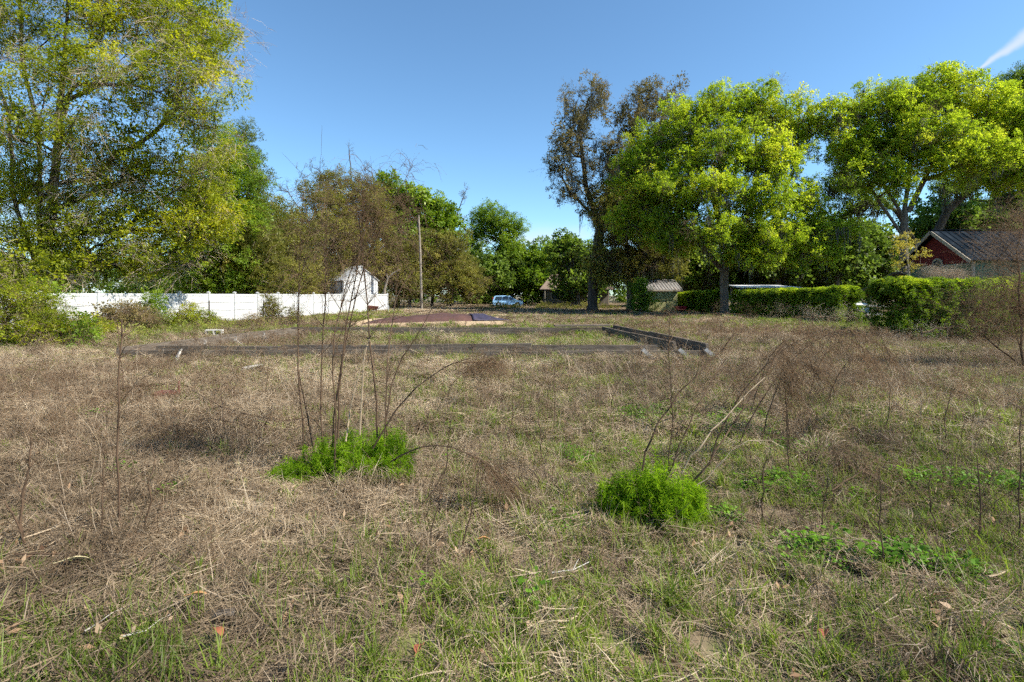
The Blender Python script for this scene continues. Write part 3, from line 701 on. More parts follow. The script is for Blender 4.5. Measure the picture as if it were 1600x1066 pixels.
def make_tree(name, label, cat, D, trunks, lobes, sources, mat, bark, lscale=1.0, R0=0.3, r_tip=0.012, spray=2, scale=1.0, n=60, group=None, twigs=0.0, moss=0.0, moss_len=1.2,
              step=0.7, jit=0.45, shell=0.5, cr=1.0, pack=0.72, twig_mat=None, sag=0.0, base=None, key=None, droop_sources=None, upright=0.15, leafy=1.0, crown_name='crown', trunk_name='trunk'):
    """trunks: lists of (px, py[, dD]) ; lobes: (px, py, rx_px, rz_px[, dD[, weight]]) measured at depth D"""
    def q(t): return np.array(P(t[0], t[1], D + (t[2] if len(t) > 2 else 0)))
    pos, par = [], []
    b0 = q(trunks[0][0]); gz = hz(b0[0], b0[1]) - 0.1
    root_xy = np.array([b0[0], b0[1], gz])
    for ti, tr in enumerate(trunks):
        pts = [q(t) for t in tr]
        if ti == 0: pts[0][2] = gz
        else:
            if len(pos): pass
        pl = polyline(pts, step)
        if ti == 0: start = -1
        else:
            d = np.linalg.norm(np.array(pos) - pl[0], axis=1); start = int(d.argmin())
        for j, v in enumerate(pl):
            pos.append(v); par.append(start if j == 0 else len(pos) - 2)
    ntr = len(pos)
    att, loc = [], []
    cap = 60000
    PA = np.zeros((cap, 3)); PA[:ntr] = pos; PR = np.full(cap, -1); PR[:ntr] = par
    depth = np.zeros(cap)
    for j in range(1, ntr):
        depth[j] = depth[PR[j]] + np.linalg.norm(PA[j] - PA[PR[j]]) if PR[j] >= 0 else 0
    cnt = ntr
    tips = []
    def connect(a, arch):
        nonlocal cnt
        d = np.linalg.norm(PA[:cnt] - a, axis=1)
        below = np.maximum(0, PA[:cnt, 2] - a[2] + 0.2)
        cost = d + 0.22 * depth[:cnt] + below * 0.7
        cost[:2] += 3
        k = int(cost.argmin()); s0 = PA[k].copy(); L = d[k]
        m = max(1, int(math.ceil(L / step)))
        if cnt + m >= cap: return
        prev = k
        for j in range(1, m + 1):
            t = j / m
            v = s0 + (a - s0) * t + np.array([0, 0, arch * L * t * (1 - t)]) + (rng.normal(0, 0.09, 3) * step if j < m else 0)
            PA[cnt] = v; PR[cnt] = prev; depth[cnt] = depth[prev] + L / m; prev = cnt; cnt += 1
        return prev
    tot = sum((l[5] if len(l) > 5 else 1.0) * l[2] * l[3] for l in lobes)
    total = n * len(lobes)
    allp = []
    for l in lobes:
        dd = l[4] if len(l) > 4 else 0.0
        c = q((l[0], l[1], dd)); rx, rz = l[2] / F * D * lscale, l[3] / F * D * (1 + (lscale - 1) * 1.4); ry = 0.5 * (rx + rz)
        connect(c + np.array([0, 0, -0.3 * rz]), 0.12)
        k = max(6, int(total * (l[5] if len(l) > 5 else 1.0) * l[2] * l[3] / tot))
        u = unit(rng.normal(0, 1, (k, 3))) * (rnd(0, 1, k) ** shell)[:, None] * np.array([rx, ry, rz])
        lump = rng.normal(1, 0.13, k) + 0.28 * np.sin(u[:, 0] * 2.3 / (0.2 + rx) * 3 + l[0]) * np.cos(u[:, 2] * 2.1 / (0.2 + rz) * 3 + l[1])
        allp.append(c + u * lump[:, None])
    allp = np.concatenate(allp)
    low = min(0.4, 0.25 * (allp[:, 2].max() - gz))
    allp = allp[allp[:, 2] > gz + low]
    order = np.argsort(np.linalg.norm(allp - PA[:ntr].mean(0), axis=1) + rnd(0, 2, len(allp)))
    for a in allp[order]:
        e = connect(a, upright - sag)
        if e is not None: tips.append(e)
    tips = np.array(tips, dtype=int)
    w = np.zeros(cnt); w[tips] = 1
    best = np.full(cnt, -1); bw = np.zeros(cnt)
    for j in range(cnt - 1, 0, -1):
        if w[j] == 0: w[j] = 0.6
        p_ = PR[j]
        if p_ >= 0:
            w[p_] += w[j]
            if w[j] > bw[p_]: bw[p_] = w[j]; best[p_] = j
    ex = math.log(R0 / r_tip) / math.log(max(3.0, w[0]))
    rad = r_tip * np.maximum(w, 0.7) ** ex
    T = empty(name, tuple(root_xy))
    g = Geo()
    starts = [0] + [j for j in range(1, cnt) if PR[j] < 0 or best[PR[j]] != j]
    for s0 in starts:
        ch = [s0]
        while best[ch[-1]] >= 0: ch.append(best[ch[-1]])
        pts = PA[ch]; rr = rad[ch]
        if PR[s0] >= 0: pts = np.vstack([PA[PR[s0]], pts]); rr = np.concatenate([[min(rr[0] * 1.2, rad[PR[s0]])], rr])
        if len(pts) < 2: continue
        rr = rr.copy(); rr[-1] *= 0.5
        if s0 == 0: rr[0] *= 1.45
        sd_ = 8 if rr[0] > 0.1 else (5 if rr[0] > 0.04 else 3)
        V, Q = tube_arrays(pts - root_xy, rr, sd_)
        g.add(V, Q, 0.3)
    me = g.mesh(trunk_name, bark)
    me.polygons.foreach_set('use_smooth', np.ones(len(me.polygons), dtype=bool))
    link(bpy.data.objects.new(trunk_name, me), T)
    key = key or name
    tp = PA[tips] - root_xy
    def spaced(gap):
        keep = []
        K = np.zeros((len(tp), 3)); m_ = 0
        for j in rng.permutation(len(tp)):
            if m_ == 0 or (((K[:m_] - tp[j]) / np.array([1, 1, 0.7])) ** 2).sum(1).min() > gap * gap: K[m_] = tp[j]; m_ += 1
        return K[:m_]
    if leafy > 0:
        pts = spaced(cr * pack)
        if leafy < 1: pts = pts[rnd(0, 1, len(pts)) < leafy]
        m_ = len(pts)
        o = scatter(crown_name, pts, key, sources, mat, rot=np.stack([rng.normal(0, 0.3, m_), rng.normal(0, 0.3, m_), rnd(0, 6.28, m_)], -1), scl=np.exp(rng.normal(-0.05, 0.26, m_)) * cr, parent=T)
        o['kind'] = 'stuff'
    if twigs > 0:
        pts = spaced(cr * 0.8 / twigs); k = len(pts)
        o = scatter('bare_twigs', pts, key + '_twig', droop_sources or S['twig'], twig_mat or M['twig'], rot=np.stack([rng.normal(0, 0.4, k), rng.normal(0, 0.4, k), rnd(0, 6.28, k)], -1), scl=rnd(0.8, 1.5, k) * cr, parent=T)
        o['kind'] = 'stuff'
    if moss > 0:
        k = int(moss); cand = np.arange(ntr // 2, cnt); ii = rng.choice(cand, k)
        b = PA[ii] - root_xy
        kk = 9
        bb = np.repeat(b, kk, 0) + rng.normal(0, 0.16, (k * kk, 3)) * np.array([1, 1, 0.2])
        L = np.repeat(rnd(0.3, 1, k), kk) * rnd(0.4, 1, k * kk) * moss_len
        t = np.linspace(0, 1, 5)
        pp = bb[:, None, :] + np.stack([rng.normal(0, 0.06, (k * kk, 5)), rng.normal(0, 0.06, (k * kk, 5)), -t[None, :] * L[:, None]], -1)
        V, Q = ribbons(pp, np.array([[0.6, 1, 0.9, 0.6, 0.15]]) * 0.028 * np.ones((k * kk, 1)), unit(rng.normal(0, 1, (k * kk, 3)) * np.array([1, 1, 0.1])))
        o = link(bpy.data.objects.new('hanging_moss', quad_mesh('hanging_moss', V, Q, M['moss'], np.repeat(rnd(0, 1, k * kk), 4))), T)
        o['kind'] = 'stuff'
    tag(T, label, cat, group)
    return T


# big tree on the left with golden new leaves and tangled bare twigs
make_tree('broadleaf_tree', 'towering multi-stemmed tree with golden olive leaves and tangled bare twigs at the left', 'tree', 25,
          [[(62, 490), (62, 300), (60, 200), (36, 100), (30, 0), (24, -90)], [(66, 400), (82, 320), (98, 130), (106, 0), (112, -90)], [(58, 420), (20, 300), (14, 180), (-30, 60), (-60, -40)],
           [(98, 160), (150, 135, 0), (220, 95, 0), (300, 60, 0)], [(80, 330), (150, 300, 0), (230, 270, 1)]],
          [(40, -70, 110, 60, 0, .25), (150, -60, 110, 60, 0, .25), (-60, 60, 70, 90, 0, .3), (190, 20, 100, 55, 0, .5), (285, 45, 65, 55, 0, .8), (325, 85, 42, 60, -1, .6), (60, 60, 90, 50, 0, .3), (120, 120, 100, 40, -2, .35), (250, 130, 85, 45, -2, .6),
           (20, 200, 80, 45, -2, .4), (110, 220, 70, 36, -3, .25), (300, 180, 50, 35, -2, .6), (60, 290, 100, 40, 0), (190, 260, 90, 45, 0), (290, 265, 60, 45, 1), (30, 370, 90, 45, -1), (150, 350, 100, 45, 0), (260, 350, 80, 50, 1), (330, 330, 45, 50, 2), (200, 405, 90, 32, 1), (60, 425, 70, 30, -2)],
          S['left'], M['lf_left'], M['bark_dark'], R0=0.34, n=85, twigs=0.5, twig_mat=M['twig_grey'], shell=0.46, sag=0.2, step=0.8, cr=0.95, pack=0.92)
make_tree('broadleaf_tree', 'bright green tree rising beside the dark cedar behind the white fence', 'tree', 36,
          [[(345, 480), (348, 380), (352, 260)]], [(345, 232, 34, 34), (362, 285, 42, 45), (322, 310, 44, 45), (345, 360, 55, 48), (300, 390, 50, 48), (378, 410, 40, 40), (330, 425, 60, 28)],
          S['small'], M['lf_green'], M['bark'], R0=0.24, n=60, cr=1.1, twigs=0.3)
make_tree('cedar_tree', 'dark pointed cedar with its tip against the sky', 'tree', 39,
          [[(386, 485), (386, 330), (386, 200)]], [(386, 222, 11, 24), (389, 262, 17, 32), (393, 310, 24, 40), (397, 365, 33, 50), (400, 425, 40, 36)],
          S['cedar'], M['lf_cedar'], M['bark'], R0=0.2, n=60, cr=0.85, upright=0.0)
make_tree('cedar_tree', 'broad olive cedar standing right behind the white fence posts', 'tree', 37,
          [[(373, 490), (374, 430), (372, 330)]], [(370, 345, 30, 34), (395, 395, 40, 46), (352, 415, 45, 40), (420, 430, 42, 30)],
          S['cedar'], M['lf_brush'], M['bark_pale'], R0=0.17, n=60, cr=1.0)
brush = [('olive thicket tree left of the metal shed', 47, 432, [(432, 345, 34, 38), (415, 395, 36, 46), (455, 390, 42, 52), (440, 440, 55, 30)], 'lf_brush'),
         ('brown-green thicket tree directly behind the metal shed', 58, 505, [(500, 330, 36, 38), (480, 385, 46, 48), (525, 370, 44, 52), (500, 430, 55, 38)], 'lf_brush'),
         ('tall leafy thicket tree with paired rounded tops behind the shed', 62, 558, [(520, 300, 22, 30), (562, 300, 30, 34), (580, 335, 36, 40), (545, 365, 40, 46), (570, 425, 52, 44)], 'lf_brush'),
         ('green oak with open crown left of the utility pole', 66, 622, [(607, 300, 24, 22), (632, 318, 26, 28), (612, 350, 34, 34), (640, 375, 30, 30)], 'lf_green'),
         ('green oak with rounded crown right behind the utility pole', 68, 675, [(668, 320, 24, 20), (690, 338, 22, 24), (660, 345, 24, 22), (695, 370, 24, 18)], 'lf_green'),
         ('low olive thicket tree at the foot of the utility pole', 64, 640, [(620, 425, 46, 44), (655, 435, 40, 40), (640, 395, 40, 30)], 'lf_brush'),
         ('low brown vine-tangled tree right of the utility pole', 66, 705, [(695, 420, 38, 46), (725, 440, 34, 36), (700, 385, 34, 24)], 'lf_brush')]
for lab, D, bx_, lobes, mt in brush:
    make_tree('thicket_tree', lab, 'tree', D, [[(bx_, 480), (bx_ + 2, 420), (bx_ - 2, lobes[0][1])]], lobes, S['far'] if mt == 'lf_green' else S['small'], M[mt], M['bark'], R0=0.2, n=70, cr=1.3, pack=0.8 if mt == 'lf_brush' else 0.72,
              twigs=0.75 if mt == 'lf_brush' else 0.25, key='thicket_' + mt, group='thicket trees behind the fence', moss=0)
# bare spires above the thicket
for lab, D, tr, lobes, nn in [('tall bare dead tree spire with ragged twigs above the thicket', 66, [[(497, 485), (498, 330), (503, 196)], [(498, 340), (470, 270), (440, 238)], [(498, 370), (450, 300), (425, 296)]], [(500, 270, 18, 50), (470, 290, 22, 30), (440, 295, 20, 14), (520, 300, 20, 40)], 26),
                              ('thin bare pole-like snag leaning slightly above the thicket', 68, [[(552, 485), (551, 300), (545, 226)]], [(546, 235, 3, 8), (552, 300, 8, 20)], 8),
                              ('short bare forked snag above the thicket', 68, [[(590, 485), (588, 330), (579, 244)], [(588, 330), (600, 290), (592, 254)]], [(572, 262, 12, 8), (592, 280, 10, 20)], 12),
                              ('bare tree leaning right against the sky beside the utility pole', 72, [[(700, 485), (702, 390), (716, 330), (732, 288)]], [(724, 305, 10, 18), (716, 345, 18, 22)], 22)]:
    make_tree('dead_tree', lab, 'tree', D, tr, lobes, S['twigup'], M['twig'], M['bark_dark'], R0=0.13, r_tip=0.02, n=nn, leafy=0, twigs=1.6, cr=0.9, droop_sources=S['twigup'], twig_mat=M['moss'], key='dead_tree')

# around the parked car
make_tree('broadleaf_tree', 'green tree with an open forked crown above the parked car', 'tree', 82,
          [[(800, 485), (792, 410), (778, 340)], [(792, 410), (812, 360)]], [(765, 338, 26, 18), (782, 352, 20, 18), (745, 362, 20, 16), (806, 358, 14, 14), (735, 385, 12, 10), (790, 385, 22, 18)],
          S['far'], M['lf_green'], M['bark_dark'], R0=0.3, n=60, cr=1.3)
for lab, D, bx_, lobes in [('dense dark green bush tree left of the parked car', 80, 752, [(752, 420, 28, 34), (738, 445, 26, 28), (770, 440, 30, 34)]),
                           ('dense dark green bush tree overhanging the parked car', 84, 800, [(798, 415, 34, 32), (825, 430, 32, 36), (790, 445, 40, 26)]),
                           ('green bush tree between the car and the brown-roofed house', 82, 850, [(846, 405, 24, 26), (835, 440, 28, 32), (862, 388, 18, 14)])]:
    make_tree('bush_tree', lab, 'tree', D, [[(bx_, 482), (bx_, 440), (bx_, 410)]], lobes, S['far'], M['lf_dark'] if 'dark' in lab else M['lf_green'], M['bark_dark'], R0=0.2, n=50, cr=1.6, pack=0.65, group='bush trees around the parked car', key='bush_' + str('dark' in lab))
# bronze oak hung with moss
make_tree('oak_tree', 'tall sparse bronze-leaved oak hung with grey moss', 'tree', 52,
          [[(925, 492), (928, 420), (938, 360), (955, 300), (972, 240)], [(938, 360), (915, 290), (905, 200), (925, 140)], [(955, 310), (1010, 250), (1040, 170)], [(940, 350), (890, 300), (862, 250)], [(972, 260), (995, 200), (1000, 140)]],
          [(905, 180, 30, 36), (930, 150, 26, 24), (890, 235, 32, 32), (872, 262, 20, 18), (895, 290, 34, 26), (950, 250, 36, 40), (985, 180, 26, 36), (1012, 150, 26, 22), (1050, 165, 30, 26), (1030, 205, 36, 34), (985, 260, 40, 40), (935, 320, 40, 28)],
          S['sparse'], M['lf_oak'], M['bark_dark'], R0=0.5, r_tip=0.016, n=80, cr=1.1, pack=1.0, moss=140, moss_len=3.0, twigs=0.35, twig_mat=M['moss'])
make_tree('oak_tree', 'dark leafy oak draped with moss between bronze oak and lime tree', 'tree', 50,
          [[(985, 492), (985, 420), (975, 350)], [(985, 420), (1020, 360)]], [(965, 335, 42, 40), (1005, 330, 40, 46), (975, 400, 46, 40), (945, 400, 26, 36), (1030, 390, 36, 40), (990, 290, 36, 26)],
          S['small'], M['lf_brush'], M['bark'], R0=0.36, n=70, cr=1.3, pack=0.8, moss=420, moss_len=2.8, twigs=0.5)
# lime-green trees on the right
make_tree('maple_tree', 'lime-green spreading tree with mossy forked trunk at the end of the hedge', 'tree', 42,
          [[(1132, 500), (1131, 440), (1134, 400), (1120, 330), (1090, 250)], [(1134, 410), (1165, 350), (1185, 270), (1180, 190)], [(1150, 385), (1215, 320), (1250, 250)], [(1131, 425), (1080, 365), (1040, 330)], [(1165, 350), (1250, 365), (1310, 360)], [(1120, 330), (1130, 260), (1120, 190)]],
          [(1085, 195, 42, 34), (1130, 168, 36, 26), (1190, 168, 42, 28), (1242, 200, 30, 32), (1060, 245, 36, 34), (1130, 240, 50, 30, -2), (1210, 250, 46, 28, -2),  (1035, 295, 34, 26, -1), (1000, 300, 34, 30, 1), (985, 262, 26, 22, 1), (1020, 225, 32, 24, 1), (985, 350, 32, 22, 1), (1100, 300, 50, 24, -3), (1180, 310, 50, 28, -3), (1250, 318, 36, 20, -2), (1040, 340, 40, 22, -1), (1110, 352, 40, 20, -4),
           (1200, 365, 54, 24, -3), (1275, 355, 44, 20, -2), (1310, 368, 26, 16, -1), (1250, 395, 40, 16, -2), (1060, 375, 40, 18, -2), (1170, 400, 36, 14, -3)],
          S['broad'], M['lf_bright'], M['bark'], 1.12, R0=0.33, r_tip=0.014, n=100, cr=0.8, pack=0.94, moss=260, moss_len=2.4, shell=0.5, twigs=0.35, twig_mat=M['twig'])
make_tree('maple_tree', 'lime-green tree with upright pale trunk rising behind the near hedge', 'tree', 40,
          [[(1412, 500), (1411, 400), (1413, 330), (1425, 240), (1450, 160)], [(1412, 340), (1375, 280), (1340, 210)], [(1420, 330), (1455, 260), (1520, 200)], [(1411, 370), (1370, 310)], [(1450, 280), (1540, 250), (1600, 240)], [(1425, 240), (1400, 180)]],
          [(1310, 185, 30, 28), (1360, 165, 34, 28), (1410, 160, 42, 32), (1475, 150, 44, 34), (1490, 130, 26, 16), (1535, 180, 40, 34), (1595, 200, 44, 36), (1328, 232, 36, 30), (1390, 225, 44, 36), (1450, 215, 46, 36, -2), (1520, 240, 48, 34, -2), (1590, 260, 44, 34), (1355, 275, 36, 22, -1), (1400, 285, 30, 18, -2), (1640, 210, 40, 50)],
          S['broad'], M['lf_bright'], M['bark'], 1.1, R0=0.27, r_tip=0.014, n=120, cr=0.8, pack=0.9, moss=120, moss_len=1.6, shell=0.5, twigs=0.35, twig_mat=M['twig'])
make_tree('oak_tree', 'dark oak with heavy mossy limb leaning right behind the red barn', 'tree', 50,
          [[(1435, 495), (1445, 400), (1480, 330), (1530, 285), (1600, 240)], [(1445, 400), (1400, 330), (1335, 280)], [(1530, 285), (1570, 290), (1650, 280)]],
          [(1540, 270, 46, 22), (1610, 250, 50, 36), (1660, 280, 40, 40), (1310, 290, 30, 20), (1350, 318, 36, 18), (1490, 290, 36, 16), (1585, 310, 36, 16), (1330, 240, 22, 22)],
          S['small'], M['lf_dark'], M['bark_dark'], R0=0.42, n=60, cr=1.2, moss=520, moss_len=2.4)
make_tree('oak_tree', 'dark green tree top showing in the upper right corner', 'tree', 62,
          [[(1600, 490), (1600, 300), (1590, 160)]], [(1578, 130, 22, 22), (1602, 118, 24, 20), (1560, 165, 22, 18), (1620, 160, 40, 40), (1590, 200, 40, 36)], S['far'], M['lf_dark'], M['bark_dark'], R0=0.4, n=60, cr=1.2)
# shaded woods behind
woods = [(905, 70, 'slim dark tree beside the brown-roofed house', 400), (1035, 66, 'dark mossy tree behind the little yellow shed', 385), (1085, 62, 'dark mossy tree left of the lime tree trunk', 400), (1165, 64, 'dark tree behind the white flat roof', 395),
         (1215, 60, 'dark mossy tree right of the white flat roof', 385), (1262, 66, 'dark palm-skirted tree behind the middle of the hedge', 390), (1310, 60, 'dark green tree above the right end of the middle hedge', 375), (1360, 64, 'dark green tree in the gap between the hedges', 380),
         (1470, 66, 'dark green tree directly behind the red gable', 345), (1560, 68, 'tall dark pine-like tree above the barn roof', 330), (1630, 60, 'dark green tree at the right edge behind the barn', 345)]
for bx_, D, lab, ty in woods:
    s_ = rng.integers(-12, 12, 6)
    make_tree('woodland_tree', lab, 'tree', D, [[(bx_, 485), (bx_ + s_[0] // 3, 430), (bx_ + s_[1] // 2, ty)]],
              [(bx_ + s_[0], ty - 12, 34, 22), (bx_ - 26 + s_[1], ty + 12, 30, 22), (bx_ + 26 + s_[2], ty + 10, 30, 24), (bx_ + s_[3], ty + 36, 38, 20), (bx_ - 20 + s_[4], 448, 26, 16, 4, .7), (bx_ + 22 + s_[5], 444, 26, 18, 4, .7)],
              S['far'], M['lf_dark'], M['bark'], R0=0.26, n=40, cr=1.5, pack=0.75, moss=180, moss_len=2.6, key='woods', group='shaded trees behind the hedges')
# golden sapling and bush beside the shed
make_tree('sapling', 'slender golden-leaved sapling in front of the pale trunk', 'tree', 27, [[(1420, 500), (1420, 430), (1417, 370)]], [(1408, 385, 14, 18), (1432, 392, 14, 18), (1420, 360, 10, 16), (1415, 415, 22, 14)],
          S['sparse'], M['lf_gold'], M['bark_pale'], R0=0.06, r_tip=0.006, n=12, cr=0.4, pack=1.1, leafy=0.7, step=0.35)
make_tree('bush', 'drooping light green bush against the little yellow shed', 'shrub', 45, [[(1000, 492), (1000, 460), (1002, 440)]], [(1000, 450, 14, 16), (1008, 472, 13, 14), (992, 475, 12, 14)],
          S['small'], M['lf_green'], M['bark'], R0=0.08, r_tip=0.008, n=40, cr=0.55, step=0.4)
# far wood closing the horizon
NF = 1500; xs = rnd(-190, 190, NF); ys = rnd(100, 140, NF); hh = 6.0 + 5 * vnoise(xs * 0.12, ys * 0.08, 41) + 3 * vnoise(xs * 0.4, ys * 0.2, 42)
far = np.stack([xs, ys, rnd(0, 1, NF) ** 0.7 * hh], -1)
tag(scatter('far_woods', far, 'farwood', S['far'], M['lf_dark'], scl=rnd(1.8, 3.2, NF), tilt=0.4), 'distant line of dark woods along the horizon', 'woods', kind='stuff')

# shrubs in the middle distance
def shrub(name, label, D, base, lobes, sources, mt, n=45, spray=3, scale=0.5, twigs=0.4, group=None, key=None, R0=0.03, leafy=1.0, stems=None, twig_mat='twig', twig_src=None, step=0.3):
    tr = [[base, ((base[0] + lobes[0][0]) / 2, (base[1] + lobes[0][1]) / 2), (lobes[0][0], lobes[0][1])]] + (stems or [])
    return make_tree(name, label, 'shrub', D, tr, lobes, sources, M[mt], M['stem'], R0=R0, r_tip=0.004, n=n, cr=scale, pack=0.7, twigs=twigs, step=step, group=group, key=key or name + mt, crown_name='foliage', trunk_name='stems', leafy=leafy, twig_mat=M[twig_mat], droop_sources=twig_src)
shrub('leafy_shrub', 'tall green shrub mass at the left edge below the big tree', 15.5, (20, 560), [(10, 490, 36, 46), (50, 510, 34, 40), (-30, 500, 30, 46), (30, 462, 30, 20)], S['small'], 'lf_left', 34, 4, 0.5, 0.75)
shrub('leafy_shrub', 'rounded green shrub beside the left-edge shrub mass', 16.5, (95, 560), [(95, 508, 30, 34), (125, 522, 22, 24), (78, 475, 22, 24)], S['sparse'], 'lf_green', 34, 4, 0.5, 0.8)
shrub('leafy_shrub', 'yellow-green weedy shrub just left of the timber corner', 19, (140, 545), [(140, 515, 22, 20), (160, 522, 18, 16)], S['small'], 'lf_left', 45, 3, 0.5, 0.8)
shrub('dead_shrub', 'dead brown-leaved shrub against the shaded white fence', 21, (200, 530), [(200, 498, 30, 14), (228, 500, 16, 12), (180, 502, 14, 12)], S['small'], 'lf_oak', 40, 2, 0.5, 1.4)
shrub('leafy_shrub', 'light green weedy shrub against the middle of the fence', 24, (290, 525), [(290, 500, 26, 18), (320, 505, 22, 14), (262, 506, 16, 12)], S['small'], 'lf_left', 45, 3, 0.5, 0.8)
shrub('leafy_shrub', 'thin green sapling shrub in front of the fence angle', 23, (245, 525), [(240, 480, 10, 22), (250, 500, 12, 12)], S['small'], 'lf_green', 30, 3, 0.4, 0.4)
shrub('leafy_shrub', 'grey-green spindly shrub before the sunlit fence', 27, (425, 525), [(425, 480, 12, 20), (418, 500, 14, 14), (460, 495, 14, 16)], S['sparse'], 'lf_brush', 28, 2, 0.35, 1.2)
shrub('dead_shrub', 'brown twiggy dead shrub before the sunlit fence', 24, (400, 530), [(390, 510, 26, 14), (350, 514, 22, 10)], S['sparse'], 'lf_oak', 30, 1, 0.35, 2.0, leafy=0.3)
shrub('leafy_shrub', 'low green strap-leaved shrub at the foot of the far fence end', 44, (520, 497), [(515, 494, 14, 5), (545, 494, 16, 5), (500, 495, 8, 4)], S['small'], 'lf_green', 50, 4, 0.5, 0.1)
shrub('bare_shrub', 'large bare brown twiggy shrub at the right edge before the hedge', 11.5, (1600, 580), [(1590, 410, 32, 44), (1565, 450, 36, 34), (1600, 345, 30, 30), (1570, 385, 30, 30), (1515, 480, 44, 26), (1620, 470, 50, 50), (1540, 515, 50, 24)], S['sparse'], 'plume', 38, 1, 0.5, 1.05, R0=0.03, leafy=0.0, stems=[[(1600, 575), (1575, 470), (1550, 400)], [(1600, 575), (1520, 510), (1470, 480)]], twig_mat='plume', twig_src=S['twigfine'])
shrub('bare_shrub', 'bare pale twiggy shrub in front of the near hedge', 16.5, (1440, 545), [(1440, 515, 34, 16), (1490, 505, 30, 20), (1410, 525, 18, 10)], S['sparse'], 'twig', 9, 1, 0.34, 0.4, leafy=0.0, twig_mat='twig_grey', twig_src=S['twigfine'])
shrub('bare_shrub', 'arching brown vine tangle over the middle hedge', 26, (1270, 520), [(1270, 492, 44, 14), (1320, 494, 26, 14), (1225, 494, 34, 14)], S['sparse'], 'twig', 9, 1, 0.5, 0.5, leafy=0.0, twig_mat='twig_grey', twig_src=S['twigfine'])
shrub('bare_shrub', 'brown dry vine clump before the far hedge', 33, (1180, 508), [(1170, 490, 26, 12), (1110, 488, 22, 10)], S['sparse'], 'twig', 9, 1, 0.5, 0.5, leafy=0.0, twig_mat='twig', twig_src=S['twigfine'])
shrub('bare_shrub', 'grey-brown dry bush against the red barn wall', 27, (1460, 470), [(1462, 427, 16, 9), (1490, 430, 18, 8)], S['sparse'], 'twig', 40, 1, 0.4, 2.0, leafy=0.0, twig_mat='twig_grey')
for k_, (a, lab) in enumerate([(780, 'low dark brush pile in front of the parked car'), (860, 'low dark brush left of the mossy oak'), (920, 'low grey brush at the foot of the mossy oak')]):
    shrub('low_brush', lab, 58, (a, 488), [(a, 484, 30, 6), (a + 26, 484, 22, 5)], S['small'], 'lf_brush', 40, 3, 0.7, 1.0)

# ------------------------------------------------------------------ hedges
def hedge(label, a, b, h0, h1, thick, stems_n, leafy0=0.5, dens=34):
    a, b = np.array(a, float), np.array(b, float); L = np.linalg.norm(b - a); d = (b - a) / L; nrm = np.array([-d[1], d[0]])
    T = empty('hedge', (a[0], a[1], 0))
    n = int(L * dens * (2.2 + thick) * 0.3)
    t = rnd(0, 1, n); s = rnd(-1, 1, n); u = rnd(0, 1, n)
    top = h0 + (h1 - h0) * t + (vnoise(t * L * 1.3, s * 0.5, 51) - 0.5) * 0.16
    face = rnd(0, 1, n)
    zz = np.where(face < 0.35, top - rnd(0, 0.2, n), leafy0 * (0.6 + 0.8 * vnoise(t * L * 0.9, s * 0, 52)) + u * (top - leafy0))
    side = np.where(face < 0.35, s, np.sign(s) * (1 - rnd(0, 1, n) ** 2 * 0.6))
    rnded = 1 - 0.18 * np.clip((zz / top - 0.82) / 0.18, 0, 1) ** 2
    w = thick / 2 * side * rnded * (0.95 + 0.1 * vnoise(t * L * 1.1, zz * 1.6, 53))
    pts = np.stack([d[0] * t * L + nrm[0] * w, d[1] * t * L + nrm[1] * w, zz - 0.2], -1)
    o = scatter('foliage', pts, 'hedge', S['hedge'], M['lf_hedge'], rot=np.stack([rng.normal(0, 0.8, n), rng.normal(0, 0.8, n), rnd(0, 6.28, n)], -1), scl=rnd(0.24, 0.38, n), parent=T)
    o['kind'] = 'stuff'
    k2 = int(L * 9 * (thick + 0.6)); t = rnd(0, 1, k2); s = rnd(-1.02, 1.02, k2)
    top = h0 + (h1 - h0) * t + (vnoise(t * L * 1.3, s * 0.5, 51) - 0.5) * 0.16
    pts = np.stack([d[0] * t * L + nrm[0] * s * thick / 2, d[1] * t * L + nrm[1] * s * thick / 2, top - 0.12 + rng.normal(0, 0.03, k2)], -1)
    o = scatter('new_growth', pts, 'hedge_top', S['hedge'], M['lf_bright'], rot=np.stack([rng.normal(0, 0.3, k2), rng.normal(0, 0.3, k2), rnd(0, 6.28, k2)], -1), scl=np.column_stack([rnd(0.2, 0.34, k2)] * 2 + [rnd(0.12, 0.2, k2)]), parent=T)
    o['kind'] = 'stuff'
    for _ in range(stems_n):
        tt = rnd(0.02, 0.98); ww = rng.normal(0, thick * 0.22)
        b0 = np.array([d[0] * tt * L + nrm[0] * ww, d[1] * tt * L + nrm[1] * ww, -0.05])
        e = b0 + np.array([rng.normal(0, 0.16), rng.normal(0, 0.16), rnd(1.1, 1.7)])
        m_ = (b0 + e) / 2 + rng.normal(0, 0.06, 3)
        MB().tube([b0, m_, e], [0.035, 0.028, 0.014], 5).build('stem', M['bark'], T)
    return tag(T, label, 'hedge', 'clipped hedges along the right side')
hedge('clipped green hedge nearest the camera on the right, standing on leggy stems', (13.75, 18.9), (24.5, 18.9), 2.2, 2.24, 1.5, 24, 0.36, 76)
hedge('clipped hedge in the middle, ending at the lawn gap', (18.9, 28.6), (17.6, 39.5), 2.1, 1.98, 1.5, 10, 0.1, 56)
hedge('short far hedge beside the little yellow shed', (17.4, 43.5), (16.9, 51.5), 2.0, 1.85, 1.4, 6, 0.1, 46)

